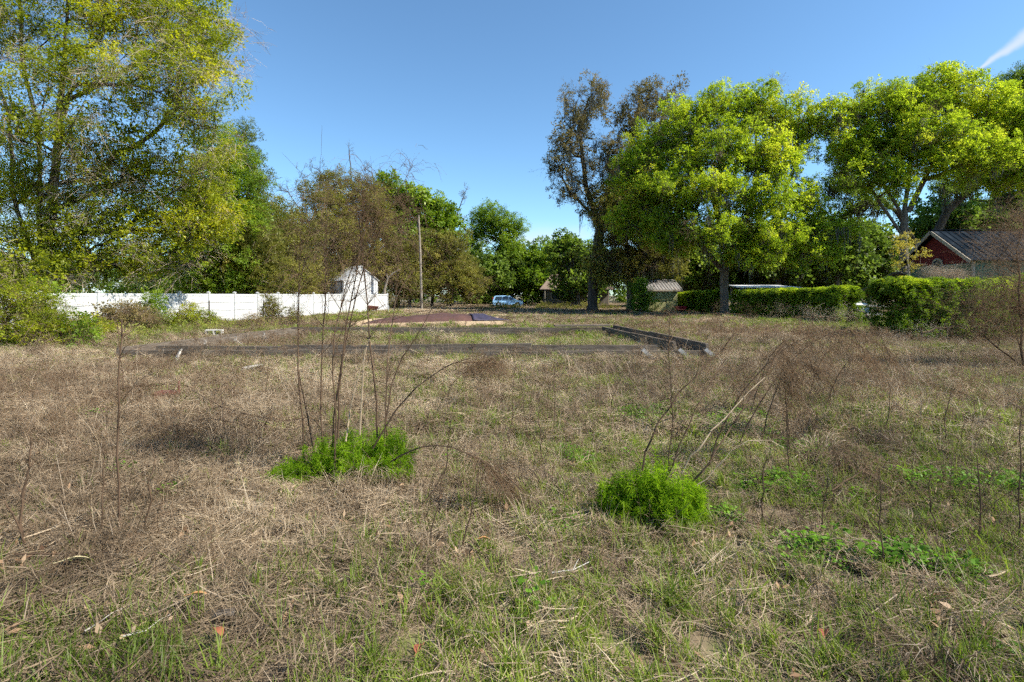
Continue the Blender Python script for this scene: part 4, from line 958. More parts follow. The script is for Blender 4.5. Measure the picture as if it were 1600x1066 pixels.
# ------------------------------------------------------------------ white fence
T = empty('vinyl_fence', (-20.4, 18.6, 0))
fl = [(-20.6, 17.6), (-19.6, 21.2), (-18.5, 25.9), (-17.6, 29.7), (-16.7, 33.6), (-15.8, 37.6), (-14.9, 41.6), (-14.0, 45.5), (-13.2, 49.2), (-12.55, 51.6)]
pts = []
for (x0, y0), (x1, y1) in zip(fl[:-1], fl[1:]):
    k = max(1, round(math.hypot(x1 - x0, y1 - y0) / 2.0))
    for j in range(k): pts.append((x0 + (x1 - x0) * j / k, y0 + (y1 - y0) * j / k))
pts.append(fl[-1])
ox, oy = -20.4, 18.6
post_me = MB().box((-0.065, -0.065, -0.05), (0.065, 0.065, 1.83)).mesh('post', M['vinyl'], 0.006)
cap_me = MB().add([(-0.08, -0.08, 1.832), (0.08, -0.08, 1.832), (0.08, 0.08, 1.832), (-0.08, 0.08, 1.832), (-0.08, -0.08, 1.855), (0.08, -0.08, 1.855), (0.08, 0.08, 1.855), (-0.08, 0.08, 1.855), (0, 0, 1.91)],
                  [(0, 3, 2, 1), (0, 1, 5, 4), (1, 2, 6, 5), (2, 3, 7, 6), (3, 0, 4, 7), (4, 5, 8), (5, 6, 8), (6, 7, 8), (7, 4, 8)]).mesh('post_cap', M['vinyl'])
for j, (x, y) in enumerate(pts):
    o = link(bpy.data.objects.new('post', post_me), T); o.location = (x - ox, y - oy, 0)
    c = link(bpy.data.objects.new('post_cap', cap_me), o)
    if j + 1 < len(pts):
        x1, y1 = pts[j + 1]; L = math.hypot(x1 - x, y1 - y) - 0.13; a = math.atan2(y1 - y, x1 - x)
        mb = MB()
        nb = 12
        for q_ in range(nb):   # tongue-and-groove boards
            w = L / nb
            mb.box((q_ * w + 0.006, -0.012, 0.08), ((q_ + 1) * w - 0.006, 0.012, 1.64))
        mb.box((0, -0.005, 0.09), (L, 0.005, 1.63))
        pn = mb.build('panel', M['vinyl'], T)
        pn.location = (x - ox + math.cos(a) * 0.065, y - oy + math.sin(a) * 0.065, rng.normal(0, 0.012)); pn.rotation_euler = (0, 0, a)
        MB().box((0, -0.03, 1.643), (L, 0.03, 1.77)).build('top_rail', M['vinyl'], pn, 0.004); MB().box((0, -0.026, 0.0), (L, 0.026, 0.077)).build('bottom_rail', M['vinyl'], pn, 0.004)
tag(T, 'long white vinyl privacy fence running back along the left side', 'fence')

# slack wire fence with thin posts in front of it
T = empty('wire_fence', (-16.6, 18.2, 0))
M['wire'] = plain('dark_wire', (0.05, 0.045, 0.04), 0.7)
wpts = [(-16.9, 18.4), (-15.9, 21.9), (-15.0, 25.4), (-14.1, 29.0)]
for j, (x, y) in enumerate(wpts):
    MB().tube([(x + 16.6, y - 18.2, -0.1), (x + 16.6 + rng.normal(0, .03), y - 18.2, 1.42)], [0.03, 0.026], 6).build('post', M['bark_dark'], T)
for h_ in (0.95, 1.33):
    line = []
    for (x0, y0), (x1, y1) in zip(wpts[:-1], wpts[1:]):
        for q_ in range(6):
            t = q_ / 6; line.append((x0 + (x1 - x0) * t + 16.6, y0 + (y1 - y0) * t - 18.2, h_ - 0.12 * t * (1 - t) * 4 * (0.5 + rnd(0, 1)) * 0.5))
    MB().tube(line, 0.009, 4, False).build('wire', M['wire'], T)
tag(T, 'sagging dark wire fence with thin posts in front of the white fence', 'wire fence')

# ------------------------------------------------------------------ metal shed
M['shed_white'] = noisy_mat('white_metal', [(0.3, (0.5, 0.5, 0.49)), (0.7, (0.62, 0.62, 0.61))], 1.5, 0.5)
M['shed_grey'] = noisy_mat('grey_metal', [(0.3, (0.42, 0.42, 0.4)), (0.7, (0.58, 0.58, 0.56))], 1.5, 0.5)
M['dark_trim'] = plain('dark_trim', (0.09, 0.075, 0.06), 0.7)
M['dark_in'] = plain('dark_opening', (0.012, 0.012, 0.012), 0.8)
sc_ = P(564, 475, 55); T = empty('metal_shed', (sc_.x, sc_.y, 0), R(38))
# local: ridge along Y, gable front at y = 0 looking towards -y; half width 1.9
def ribbed(mb, x0, x1, z0, z1f, y, pitch=0.22, d=0.03):
    x = x0
    while x < x1 - 0.02:
        xb = min(x + pitch, x1)
        mb.add([(x, y, z0), (xb, y, z0), (xb, y, z1f(xb)), (x, y, z1f(x))], [(0, 1, 2, 3)])
        xm = x + 0.03
        if xm + 0.06 < x1: mb.box((xm, y - d, z0), (xm + 0.06, y - 0.001, min(z1f(xm), z1f(xm + 0.06)) - 0.005))
        x = xb
def gam(x):    # gable outline
    a = abs(x)
    return 3.28 + (1.9 - a) * 0.78
mb = MB(); ribbed(mb, -1.9, 1.9, 0, gam, 0.0); mb.build('front_wall', M['shed_white'], T)
mb = MB()
for sx in (-1.9, 1.9):
    q_ = 0.0
    while q_ < 4.6:
        mb.box((min(sx, sx * 1.016), q_ + 0.02, 0), (max(sx, sx * 1.016), q_ + 0.09, 3.28)); q_ += 0.24
    mb.box((min(sx * 0.985, sx), 0.005, 0), (max(sx * 0.985, sx), 4.6, 3.29))
mb.build('side_wall', M['shed_white'], T)
mb = MB(); prof = [(-2.05, 3.2), (0, 4.8), (2.05, 3.2)]
for (xa, za), (xb, zb) in zip(prof[:-1], prof[1:]):
    mb.add([(xa, -0.12, za), (xb, -0.12, zb), (xb, 4.7, zb), (xa, 4.7, za), (xa, -0.12, za + 0.05), (xb, -0.12, zb + 0.05), (xb, 4.7, zb + 0.05), (xa, 4.7, za + 0.05)], [(0, 3, 2, 1), (4, 5, 6, 7), (0, 1, 5, 4), (1, 2, 6, 5), (2, 3, 7, 6), (3, 0, 4, 7)])
rf = mb.build('roof', M['shed_white'], T)
mb = MB(); mb.prism([(x, gam(x) - 0.02) for x in (-1.88, -1.2, 0, 1.2, 1.88)] + [(1.88, 0), (-1.88, 0)], 4.56, 4.59); mb.build('back_wall', M['shed_white'], T)
mb = MB()
for q_ in range(9): mb.box((-1.95, 0.55 + q_ * 0.2, 0.3), (-1.925, 0.71 + q_ * 0.2, 3.0))
mb.box((-1.946, 0.5, 0.25), (-1.932, 2.4, 3.05)); dr = mb.build('door', M['shed_grey'], T)
MB().box((-2.0, 0.42, 3.06), (-1.94, 2.5, 3.16)).box((-2.0, 0.42, 0.2), (-1.94, 0.5, 3.058)).build('door_frame', M['dark_trim'], dr)
tag(T, 'white ribbed metal shed with pointed gable behind the far end of fence', 'shed')

# ------------------------------------------------------------------ utility pole
pp = P(659, 484, 54); T = empty('utility_pole', (pp.x, pp.y, 0))
top = P(654, 336, 54)
MB().tube([(0, 0, -0.2), (-0.15, 0, 6), (top.x - pp.x, 0, top.z)], [0.14, 0.115, 0.09], 10).build('pole', M['bark_pale'], T)
MB().bar((top.x - pp.x - 0.09, 0, top.z - 1.4), (top.x - pp.x - 0.09, 0, top.z - 0.6), 0.1, 0.08).build('bracket', M['dark_trim'], T)
tag(T, 'bare weathered wooden utility pole in front of the thicket', 'pole')
# broken pale branch
T = empty('broken_branch', tuple(P(600, 470, 57)))
b0 = P(600, 470, 57)
MB().tube([tuple(P(600, 470, 57) - b0 - Vector((0, 0, 1.2))), tuple(P(601, 452, 57) - b0), tuple(P(606, 435, 57) - b0), tuple(P(614, 427, 57) - b0), tuple(P(626, 421, 57) - b0)], [0.16, 0.14, 0.11, 0.09, 0.05], 7).build('limb', M['bark_pale'], T)
MB().tube([tuple(P(606, 435, 57) - b0), tuple(P(604, 428, 57) - b0)], [0.08, 0.03], 6).build('stub', M['bark_pale'], T)
tag(T, 'pale bent broken branch sticking up beside the shed', 'branch')

# ------------------------------------------------------------------ parked car
M['car_paint'] = plain('light_blue_paint', (0.3, 0.52, 0.76), 0.3, 0.1, 0.5, 0.6)
M['car_glass'] = plain('car_glass', (0.02, 0.03, 0.04), 0.08, 0, 0.6)
M['rubber'] = plain('rubber', (0.02, 0.02, 0.02), 0.85)
M['rim'] = plain('alloy', (0.5, 0.5, 0.52), 0.35, 0.8)
M['lamp_glass'] = plain('lamp_glass', (0.75, 0.77, 0.78), 0.15)
M['tail_red'] = plain('tail_red', (0.4, 0.02, 0.02), 0.25)
M['black_plastic'] = plain('black_plastic', (0.025, 0.025, 0.025), 0.6)
cp = P(793, 480, 70); T = empty('parked_car', (cp.x, cp.y, hz(cp.x, cp.y)), R(4))
prof = [(-2.02, 0.42), (-2.06, 0.75), (-2.0, 1.02), (-1.86, 1.5), (-1.66, 1.6), (-0.4, 1.64), (0.3, 1.58), (1.02, 1.1), (1.75, 0.98), (2.02, 0.8), (2.06, 0.45), (1.75, 0.28), (-1.8, 0.28)]
vs, fs = [], []
secs = [(-0.86, 0.93), (-0.82, 1.0), (0.82, 1.0), (0.86, 0.93)]
for y, s in secs:
    for x, z in prof:
        tuck = 0.16 * max(0.0, (z - 1.0) / 0.64)
        yy = math.copysign(abs(y) - tuck, y)
        vs.append((x * (0.985 + 0.015 * s), yy, 0.28 + (z - 0.28) * (0.96 + 0.04 * s)))
n_ = len(prof)
for k in range(3):
    for j in range(n_): fs.append((k * n_ + j, k * n_ + (j + 1) % n_, (k + 1) * n_ + (j + 1) % n_, (k + 1) * n_ + j))
fs += [tuple(range(n_))[::-1], tuple(range(3 * n_, 4 * n_))]
body = MB().add(vs, fs).build('body', M['car_paint'], T, 0.03)
for sx in (-1, 1):
    yb, yt = sx * 0.862, sx * 0.738
    for xs_ in ([(-1.72, 1.06), (-0.78, 1.06), (-0.78, 1.5), (-1.6, 1.48)], [(-0.7, 1.06), (0.12, 1.06), (0.12, 1.5), (-0.7, 1.5)], [(0.2, 1.06), (0.92, 1.07), (0.34, 1.47), (0.2, 1.49)]):
        f = lambda z: yb + (yt - yb) * (z - 1.05) / 0.5
        MB().add([(x, f(z) + sx * 0.012, z) for x, z in xs_] + [(x, f(z) - sx * 0.02, z) for x, z in xs_], [(0, 1, 2, 3), (4, 5, 6, 7), (0, 4, 5, 1), (1, 5, 6, 2), (2, 6, 7, 3), (3, 7, 4, 0)]).build('side_window', M['car_glass'], T)
    for wx in (-1.28, 1.28):
        wh = empty('wheel', (wx, sx * 0.76, 0.33)); wh.parent = T
        a = np.linspace(0, 2 * np.pi, 18, endpoint=False)
        MB().prism([(0.33 * math.cos(t), 0.33 * math.sin(t)) for t in a], -0.11, 0.11).build('tyre', M['rubber'], wh, 0.02)
        MB().prism([(0.21 * math.cos(t), 0.21 * math.sin(t)) for t in a], sx * 0.112 if sx > 0 else -0.13, 0.13 if sx > 0 else -0.112).build('rim', M['rim'], wh, 0.01)
        MB().prism([(wx + 0.42 * math.cos(t), 0.33 + 0.42 * math.sin(t)) for t in np.linspace(0, np.pi, 12)] , sx * 0.862 if sx > 0 else -0.875, 0.875 if sx > 0 else -0.862).build('wheel_arch', M['black_plastic'], T)
    MB().box((1.84, sx * 0.68 - 0.14, 0.72), (2.05, sx * 0.68 + 0.14, 0.88)).build('headlight', M['lamp_glass'], T, 0.02)
    MB().box((-2.07, sx * 0.7 - 0.08, 0.95), (-1.94, sx * 0.7 + 0.08, 1.35)).build('tail_light', M['tail_red'], T, 0.02)
    MB().box((0.72, sx * 0.95 - 0.09, 1.05), (0.86, sx * 0.95 + 0.09, 1.2)).build('mirror', M['car_paint'], T, 0.02)
    MB().box((-0.9, sx * 0.868 - 0.006, 0.28), (0.9, sx * 0.868 + 0.006, 0.4)).build('sill', M['black_plastic'], T)
MB().add([(0.95, -0.7, 1.16), (0.95, 0.7, 1.16), (0.38, 0.64, 1.56), (0.38, -0.64, 1.56)], [(0, 1, 2, 3)]).add([(0.93, -0.7, 1.13), (0.93, 0.7, 1.13), (0.36, 0.64, 1.53), (0.36, -0.64, 1.53)], [(3, 2, 1, 0)]).build('windscreen', M['car_glass'], T)
MB().box((1.9, -0.8, 0.36), (2.09, 0.8, 0.5)).build('bumper', M['black_plastic'], T, 0.02)
tag(T, 'light blue boxy hatchback parked under the green bushes', 'car')

# ------------------------------------------------------------------ slab form boards on the ground
T = empty('timber_form', (FX0, FY0, 0))
def board(x0, y0, x1, y1, z0, z1, th=0.04, m='wood', name='board'):
    a = math.atan2(y1 - y0, x1 - x0); L = math.hypot(x1 - x0, y1 - y0)
    o = MB().box((0, -th / 2, z0), (L, th / 2, z1)).build(name, M[m], T, 0.004)
    o.location = (x0 - FX0, y0 - FY0, 0); o.rotation_euler = (0, rng.normal(0, 0.004), a)
def run(a, b, off, z1, th=0.045, m='wood'):
    L = math.hypot(b[0] - a[0], b[1] - a[1]); k = max(1, round(L / 3.6)); d = ((b[0] - a[0]) / L, (b[1] - a[1]) / L); nn = (-d[1], d[0])
    for j in range(k):
        t0, t1 = L * j / k + 0.004, L * (j + 1) / k - 0.004
        e = rng.normal(0, 0.008, 2); zz = z1 + rng.normal(0, 0.012)
        board(a[0] + d[0] * t0 + nn[0] * (off + e[0]), a[1] + d[1] * t0 + nn[1] * (off + e[0]), a[0] + d[0] * t1 + nn[0] * (off + e[1]), a[1] + d[1] * t1 + nn[1] * (off + e[1]), -0.08, zz, th, m)
c00, c10, c11, c01 = (FX0, FY0), (FX1, FY0), (FX1 - 0.75, FY1), (FX0 + 0.9, FY1)
run(c00, c10, 0.0, 0.33, 0.06); run((FX0 + 0.6, FY0 + 0.55), (FX1 - 1.1, FY0 + 0.55), 0.0, 0.4, 0.06)
run(c10, c11, 0.0, 0.5, 0.08); run((FX1 - 0.62, FY0 + 0.6), (FX1 - 1.3, FY1 - 0.5), 0.0, 0.48, 0.08)
run(c00, c01, 0.0, 0.4, 0.06); run((FX0 + 0.75, FY0 + 0.6), (FX0 + 1.5, FY1 - 0.5), 0.0, 0.4, 0.06)
run(c01, c11, 0.0, 0.4)
board(FX1 - 3.2, FY1 - 0.6, FX1 - 1.0, FY1 - 0.35, 0.47, 0.53, 0.3, 'wood', 'loose_plank')
for x in (-8.2, -5.7, -3.0, -0.6, 1.2, 3.2, 4.1, 4.75):     # stakes and slanted kickers outside the front board
    mb = MB().bar((x - FX0, -0.06, -0.15), (x - FX0, -0.052, 0.36 if x > 2 or x < -7 else 0.26), 0.08, 0.04, (0, 1, 0)); mb.build('stake', M['wood'], T)
    if x > 2 or x < -7: MB().bar((x - FX0 + 0.03, -0.075, 0.35), (x - FX0 + 0.3, -0.78, 0.02), 0.09, 0.04, (0, 1, 0)).build('kicker', M['wood_pale'], T)
for t in (0.2, 0.4, 0.62):
    x, y = FX0 + 0.75 + 0.75 * t, FY0 + 0.6 + t * 6.8
    MB().bar((x - FX0 + 0.06, y - FY0, 0.3), (x - FX0 + 0.5, y - FY0, -0.05), 0.07, 0.035, (0, 1, 0)).build('kicker', M['wood_pale'], T)
    MB().bar((x - FX0 + 0.05, y - FY0 + 0.1, 0.4), (x - FX0 + 0.05, y - FY0 + 0.1, -0.1), 0.06, 0.035, (0, 1, 0)).build('stake', M['wood_pale'], T)
for t in (0.15, 0.35):
    x, y = FX1 - 0.62 - 0.68 * t, FY0 + 0.6 + t * 6.8
    MB().bar((x - FX0 - 0.05, y - FY0, 0.3), (x - FX0 - 0.4, y - FY0, 0.0), 0.07, 0.035, (0, 1, 0)).build('kicker', M['wood_pale'], T)
tag(T, 'rectangle of weathered grey form boards with stakes lying in the field', 'timber form')

# ------------------------------------------------------------------ covered bed behind the form
M['tarp'] = noisy_mat('maroon_sheet', [(0.3, (0.055, 0.026, 0.02)), (0.7, (0.105, 0.052, 0.04))], 1.2, 0.7, bump=0.5)
M['tarp_blue'] = noisy_mat('purple_blue_sheet', [(0.3, (0.02, 0.016, 0.03)), (0.7, (0.05, 0.042, 0.075))], 2.5, 0.7, bump=0.6)
T = empty('covered_bed', (-4.4, 33, 0))
A, B, C_, D_ = (-8.0, 25.6), (0.2, 29.2), (-0.9, 34.0), (-8.6, 31.6)
def bed_pt(u, v):
    x = (A[0] * (1 - u) + B[0] * u) * (1 - v) + (D_[0] * (1 - u) + C_[0] * u) * v
    y = (A[1] * (1 - u) + B[1] * u) * (1 - v) + (D_[1] * (1 - u) + C_[1] * u) * v
    edge = min(1, 6 * min(u, 1 - u, v, 1 - v))
    z = 0.12 + edge * (0.26 + 0.22 * math.exp(-((u - 0.55) / 0.25) ** 2) * math.sin(math.pi * v) + 0.05 * math.sin(u * 21) * math.sin(v * 9))
    return (x + 4.4, y - 33, z)
def sheet(name, m, u0, u1, v0, v1, dz=0.0, nu=36, nv=16):
    V = np.array([[bed_pt(u0 + (u1 - u0) * a / nu, v0 + (v1 - v0) * b / nv) for a in range(nu + 1)] for b in range(nv + 1)])
    V[:, :, 2] += dz + 0.012 * np.sin(np.arange(nu + 1) * 1.7)[None, :]
    idx = np.arange(nv)[:, None] * (nu + 1) + np.arange(nu)[None, :]
    me = quad_mesh(name, V.reshape(-1, 3), np.stack([idx, idx + 1, idx + nu + 2, idx + nu + 1], -1).reshape(-1, 4), M[m], smooth=True)
    o = link(bpy.data.objects.new(name, me), T)
    sm = o.modifiers.new('thick', 'SOLIDIFY'); sm.thickness = 0.02
    return o
o = sheet('ground_sheet', 'tarp', 0, 1, 0, 1); tag(o, 'dark maroon plastic sheet')
o = sheet('ground_sheet', 'tarp_blue', 0.72, 0.98, 0.06, 0.6, 0.07, 20, 12); tag(o, 'crumpled purple-blue sheet at the right end')
def edge_boards(a, b, k):
    for j in range(k):
        t0, t1 = j / k + 0.002, (j + 1) / k - 0.002
        p0 = (a[0] + (b[0] - a[0]) * t0 + 4.4, a[1] + (b[1] - a[1]) * t0 - 33, 0.13 + rng.normal(0, 0.015)); p1 = (a[0] + (b[0] - a[0]) * t1 + 4.4, a[1] + (b[1] - a[1]) * t1 - 33, 0.13 + rng.normal(0, 0.015))
        MB().bar(p0, p1, 0.06, 0.26).build('edge_board', M['wood_tan'], T)
edge_boards((A[0], A[1] - 0.06), (B[0], B[1] - 0.06), 3); edge_boards((D_[0], D_[1] + 0.1), (C_[0], C_[1] + 0.1), 3); edge_boards((A[0] - 0.06, A[1]), (D_[0] - 0.06, D_[1]), 2)
tag(T, 'bed covered with maroon sheeting and edged with tan boards', 'covered bed')

# ------------------------------------------------------------------ red barn on the right
M['red_side'] = noisy_mat('barn_red', [(0.3, (0.095, 0.012, 0.011)), (0.7, (0.16, 0.02, 0.018))], 2, 0.8, (1, 1, 4))
M['green_side'] = noisy_mat('grey_green_siding', [(0.3, (0.06, 0.115, 0.075)), (0.7, (0.095, 0.165, 0.11))], 2, 0.8, (1, 1, 4))
M['trim'] = noisy_mat('beige_trim', [(0.3, (0.24, 0.2, 0.15)), (0.7, (0.35, 0.3, 0.23))], 3, 0.75)
M['roof_metal'] = noisy_mat('slate_blue_metal', [(0.4, (0.008, 0.012, 0.017)), (0.6, (0.018, 0.025, 0.033)), (0.8, (0.07, 0.078, 0.085))], 0.9, 0.85, (2.5, 0.8, 1), spec=0.0)
BX, BY0, BY1, BX1 = 27.0, 30.0, 34.8, 42.0
T = empty('red_barn', (BX, BY0, 0)); W = BY1 - BY0; EV, PK = 3.95, 5.68
def zr(y): return EV + (PK - EV) * (1 - abs(y - W / 2) / (W / 2))
k = 0; z = 0.0
while z < PK - 0.15:      # lap siding of the gable wall, board by board
    z1 = min(z + 0.24, PK - 0.06)
    def span(zz): return (0.0, W) if zz <= EV else ((zz - EV) / (PK - EV) * W / 2, W - (zz - EV) / (PK - EV) * W / 2)
    a0, b0 = span(z); a1, b1 = span(z1)
    red = z >= 3.5
    MB().add([(-0.03, a0 + .02, z), (-0.03, b0 - .02, z), (-0.008, b1 - .02, z1), (-0.008, a1 + .02, z1), (0.04, a0 + .02, z), (0.04, b0 - .02, z), (0.04, b1 - .02, z1), (0.04, a1 + .02, z1)],
             [(0, 1, 2, 3), (4, 7, 6, 5), (0, 4, 5, 1), (1, 5, 6, 2), (2, 6, 7, 3), (3, 7, 4, 0)]).build('siding_board', M['red_side'] if red else M['green_side'], T)
    z = z1
z = 0.0
while z < EV - 0.05:
    z1 = min(z + 0.24, EV)
    MB().add([(0.05, -0.03, z), (BX1 - BX, -0.03, z), (BX1 - BX, -0.008, z1), (0.05, -0.008, z1), (0.05, 0.04, z), (BX1 - BX, 0.04, z), (BX1 - BX, 0.04, z1), (0.05, 0.04, z1)],
             [(0, 1, 2, 3), (4, 7, 6, 5), (0, 4, 5, 1), (1, 5, 6, 2), (2, 6, 7, 3), (3, 7, 4, 0)]).build('siding_board', M['green_side'], T)
    z = z1
MB().box((0.05, W - 0.05, 0), (BX1 - BX, W, EV)).prism([(0, 0), (W, 0), (W, EV), (W / 2, PK), (0, EV)], BX1 - BX + 0.002, BX1 - BX + 0.05, 'x').build('back_wall', M['green_side'], T)
ov = 0.42
for s in (0, 1):
    ye, yr = (-ov, W / 2) if s == 0 else (W + ov, W / 2)
    ze = EV - ov * (PK - EV) / (W / 2)
    rf = MB().add([(-0.5, ye, ze + .05), (BX1 - BX + .4, ye, ze + .05), (BX1 - BX + .4, yr, PK + .05), (-0.5, yr, PK + .05), (-0.5, ye, ze + .1), (BX1 - BX + .4, ye, ze + .1), (BX1 - BX + .4, yr, PK + .1), (-0.5, yr, PK + .1)],
                  [(0, 3, 2, 1), (4, 5, 6, 7), (0, 1, 5, 4), (1, 2, 6, 5), (2, 3, 7, 6), (3, 0, 4, 7)]).build('roof', M['roof_metal'], T)
    for j in range(37):
        x = -0.44 + j * 0.42
        MB().bar((x, ye, ze + .115), (x, yr, PK + .115), 0.045, 0.035).build('roof_rib', M['roof_metal'], rf)
    MB().bar((-0.53, ye, ze - 0.02), (-0.53, yr, PK - 0.02), 0.05, 0.2).build('barge_board', M['trim'], T)
MB().box((-0.5, W / 2 - 0.13, PK + .135), (BX1 - BX + .4, W / 2 + 0.13, PK + .16)).build('ridge_cap', M['roof_metal'], T)
MB().box((-0.05, -0.05, 0), (0.1, 0.05, EV)).build('corner_board', M['trim'], T)
MB().box((-0.055, -0.04, 3.44), (-0.031, W, 3.56)).build('band_board', M['trim'], T)
a = np.linspace(0, 2 * np.pi, 24, endpoint=False)
wn_ = MB().prism([(W / 2 + 0.4 * math.cos(t), 3.62 + 0.4 * math.sin(t)) for t in a], -0.12, -0.056, 'x').build('window_frame', M['trim'], T)
MB().prism([(W / 2 + 0.29 * math.cos(t), 3.62 + 0.29 * math.sin(t)) for t in a], -0.128, -0.121, 'x').build('pane', M['car_glass'], wn_)
MB().bar((-0.4, W + 0.1, 3.2), (-1.2, W + 3.2, 1.6), 1.6, 0.1).build('lean_to_roof', M['dark_trim'], T)
tag(T, 'barn with red gable, green siding, round window and blue-grey metal roof', 'barn')

# ------------------------------------------------------------------ little yellow-green shed
M['yellow_side'] = noisy_mat('faded_yellow_green', [(0.3, (0.3, 0.29, 0.12)), (0.7, (0.44, 0.42, 0.2))], 2.5, 0.8, (3, 3, 0.5))
M['tin'] = noisy_mat('rusty_tin', [(0.3, (0.1, 0.095, 0.095)), (0.55, (0.24, 0.225, 0.21)), (0.8, (0.19, 0.11, 0.07))], 1.6, 0.6, (3, 0.6, 1))
ys_ = P(1036, 490, 48); T = empty('garden_shed', (ys_.x, ys_.y, 0), R(6))
for j in range(14): MB().box((-1.4 + j * 0.2 + 0.004, -0.02, 0), (-1.2 + j * 0.2 - 0.004, 0.02, 2.2 + 0.0)).build('wall_board', M['yellow_side'], T)
MB().box((-1.39, 0.03, 0), (-1.35, 2.6, 2.18)).box((1.35, 0.03, 0), (1.39, 2.6, 2.18)).box((-1.39, 2.61, 0), (1.39, 2.65, 2.18)).build('side_walls', M['yellow_side'], T)
rf = MB().add([(-1.7, -0.4, 2.16), (1.75, -0.4, 2.16), (1.75, 1.4, 3.15), (-1.7, 1.4, 3.15), (-1.7, -0.4, 2.2), (1.75, -0.4, 2.2), (1.75, 1.4, 3.19), (-1.7, 1.4, 3.19)], [(0, 3, 2, 1), (4, 5, 6, 7), (0, 1, 5, 4), (1, 2, 6, 5), (2, 3, 7, 6), (3, 0, 4, 7)]) \
    .add([(-1.7, 3.0, 2.2), (1.75, 3.0, 2.2), (1.75, 1.404, 3.17), (-1.7, 1.404, 3.17), (-1.7, 3.0, 2.24), (1.75, 3.0, 2.24), (1.75, 1.404, 3.2), (-1.7, 1.404, 3.2)], [(0, 3, 2, 1), (4, 5, 6, 7), (0, 1, 5, 4), (1, 2, 6, 5), (2, 3, 7, 6), (3, 0, 4, 7)]).build('roof', M['tin'], T)
for j in range(12): MB().bar((-1.65 + j * 0.3, -0.4, 2.215), (-1.65 + j * 0.3, 1.38, 3.2), 0.06, 0.05).build('roof_rib', M['tin'], rf)
MB().box((-1.72, -0.45, 2.04), (1.77, -0.41, 2.17)).build('fascia', M['trim'], T)
MB().box((0.35, -0.05, 0.05), (1.1, -0.022, 1.95)).build('door', M['yellow_side'], T)
MB().box((-1.39, 0.04, 2.182), (-1.36, 1.38, 2.2)).prism([(0.03, 2.182), (2.6, 2.182), (1.4, 3.12)], -1.39, -1.36, 'x').prism([(0.03, 2.182), (2.6, 2.182), (1.4, 3.12)], 1.36, 1.39, 'x').build('gable', M['yellow_side'], T)
tag(T, 'little yellow-green board shed with ribbed tin roof', 'shed')

# red garden cart beside it
M['red_paint'] = plain('red_paint', (0.42, 0.03, 0.04), 0.45)
rp = G(1064, 490); T = empty('garden_cart', (rp[0] * 1.0, rp[1], 0), R(15))
MB().add([(-.32, -.24, .3), (.32, -.24, .3), (.32, .24, .3), (-.32, .24, .3), (-.45, -.34, .68), (.45, -.34, .68), (.45, .34, .68), (-.45, .34, .68)], [(0, 3, 2, 1), (0, 1, 5, 4), (1, 2, 6, 5), (2, 3, 7, 6), (3, 0, 4, 7), (4, 5, 6, 7)]).build('tub', M['red_paint'], T, 0.015)
for sx in (-.3, .3): MB().prism([(sx + .16 * math.cos(t), .16 + .16 * math.sin(t)) for t in np.linspace(0, 6.283, 14, endpoint=False)], -.33, -.26).build('wheel', M['rubber'], T)
for sx in (-.3, .3): MB().prism([(sx + .16 * math.cos(t), .16 + .16 * math.sin(t)) for t in np.linspace(0, 6.283, 14, endpoint=False)], .26, .33).build('wheel', M['rubber'], T)
MB().tube([(-.4, 0, .34), (-.8, 0, .8), (-.95, 0, .95)], .018, 6).build('handle', M['rubber'], T)
tag(T, 'small red garden cart standing beside the yellow shed', 'cart')

# carport with a white flat roof, seen over the hedge
T = empty('carport', (22.6, 46, 0))
MB().add([(-3.0, -1.6, 2.3), (2.6, -1.6, 2.3), (2.2, 1.8, 2.55), (-2.4, 1.8, 2.55), (-3.0, -1.6, 2.38), (2.6, -1.6, 2.38), (2.2, 1.8, 2.63), (-2.4, 1.8, 2.63)], [(0, 3, 2, 1), (4, 5, 6, 7), (0, 1, 5, 4), (1, 2, 6, 5), (2, 3, 7, 6), (3, 0, 4, 7)]).build('roof', M['shed_white'], T)
for x, y, h in ((-2.7, -1.4, 2.31), (2.3, -1.4, 2.31), (-2.2, 1.6, 2.53), (2.0, 1.6, 2.53)): MB().box((x - .05, y - .05, 0), (x + .05, y + .05, h)).build('post', M['trim'], T)
tag(T, 'carport with low white flat roof just showing over the hedge', 'carport')

# things seen in the gap between the hedges
T = empty('rail_fence', (20.5, 31.5, 0))
for j in range(4): MB().box((j * 1.6 - .05, -.05, -.1), (j * 1.6 + .05, .05, 1.15)).build('post', M['wood'], T, .006)
for z in (.45, .95): MB().box((-.2, -.085, z), (5.0, -.052, z + .14)).build('rail', M['wood_pale'], T, .004)
tag(T, 'grey wooden rail fence seen through the gap between hedges', 'rail fence')
tp_ = P(1343, 466, 33); T = empty('storage_tank', (tp_.x, tp_.y, 0), R(20)); T.scale = (.8, .8, .8)
sg = [(-1.0 + .5 * (1 - math.cos(t)), .48 * math.sin(t)) for t in np.linspace(0.05, np.pi / 2, 6)]
prof_ = sg + [(-x, r) for x, r in reversed(sg)]
MB().tube([(x, 0, 1.0) for x, r in prof_], [r for x, r in prof_], 16).build('shell', M['shed_white'], T)
for x in (-.5, .5): MB().box((x - .06, -.3, -.05), (x + .06, .3, .62)).build('saddle', M['dark_trim'], T)
MB().tube([(0, 0, 1.45), (0, 0, 1.6)], .12, 10).build('dome', M['shed_white'], T)
tag(T, 'rounded white storage tank half hidden at the end of the middle hedge', 'tank')

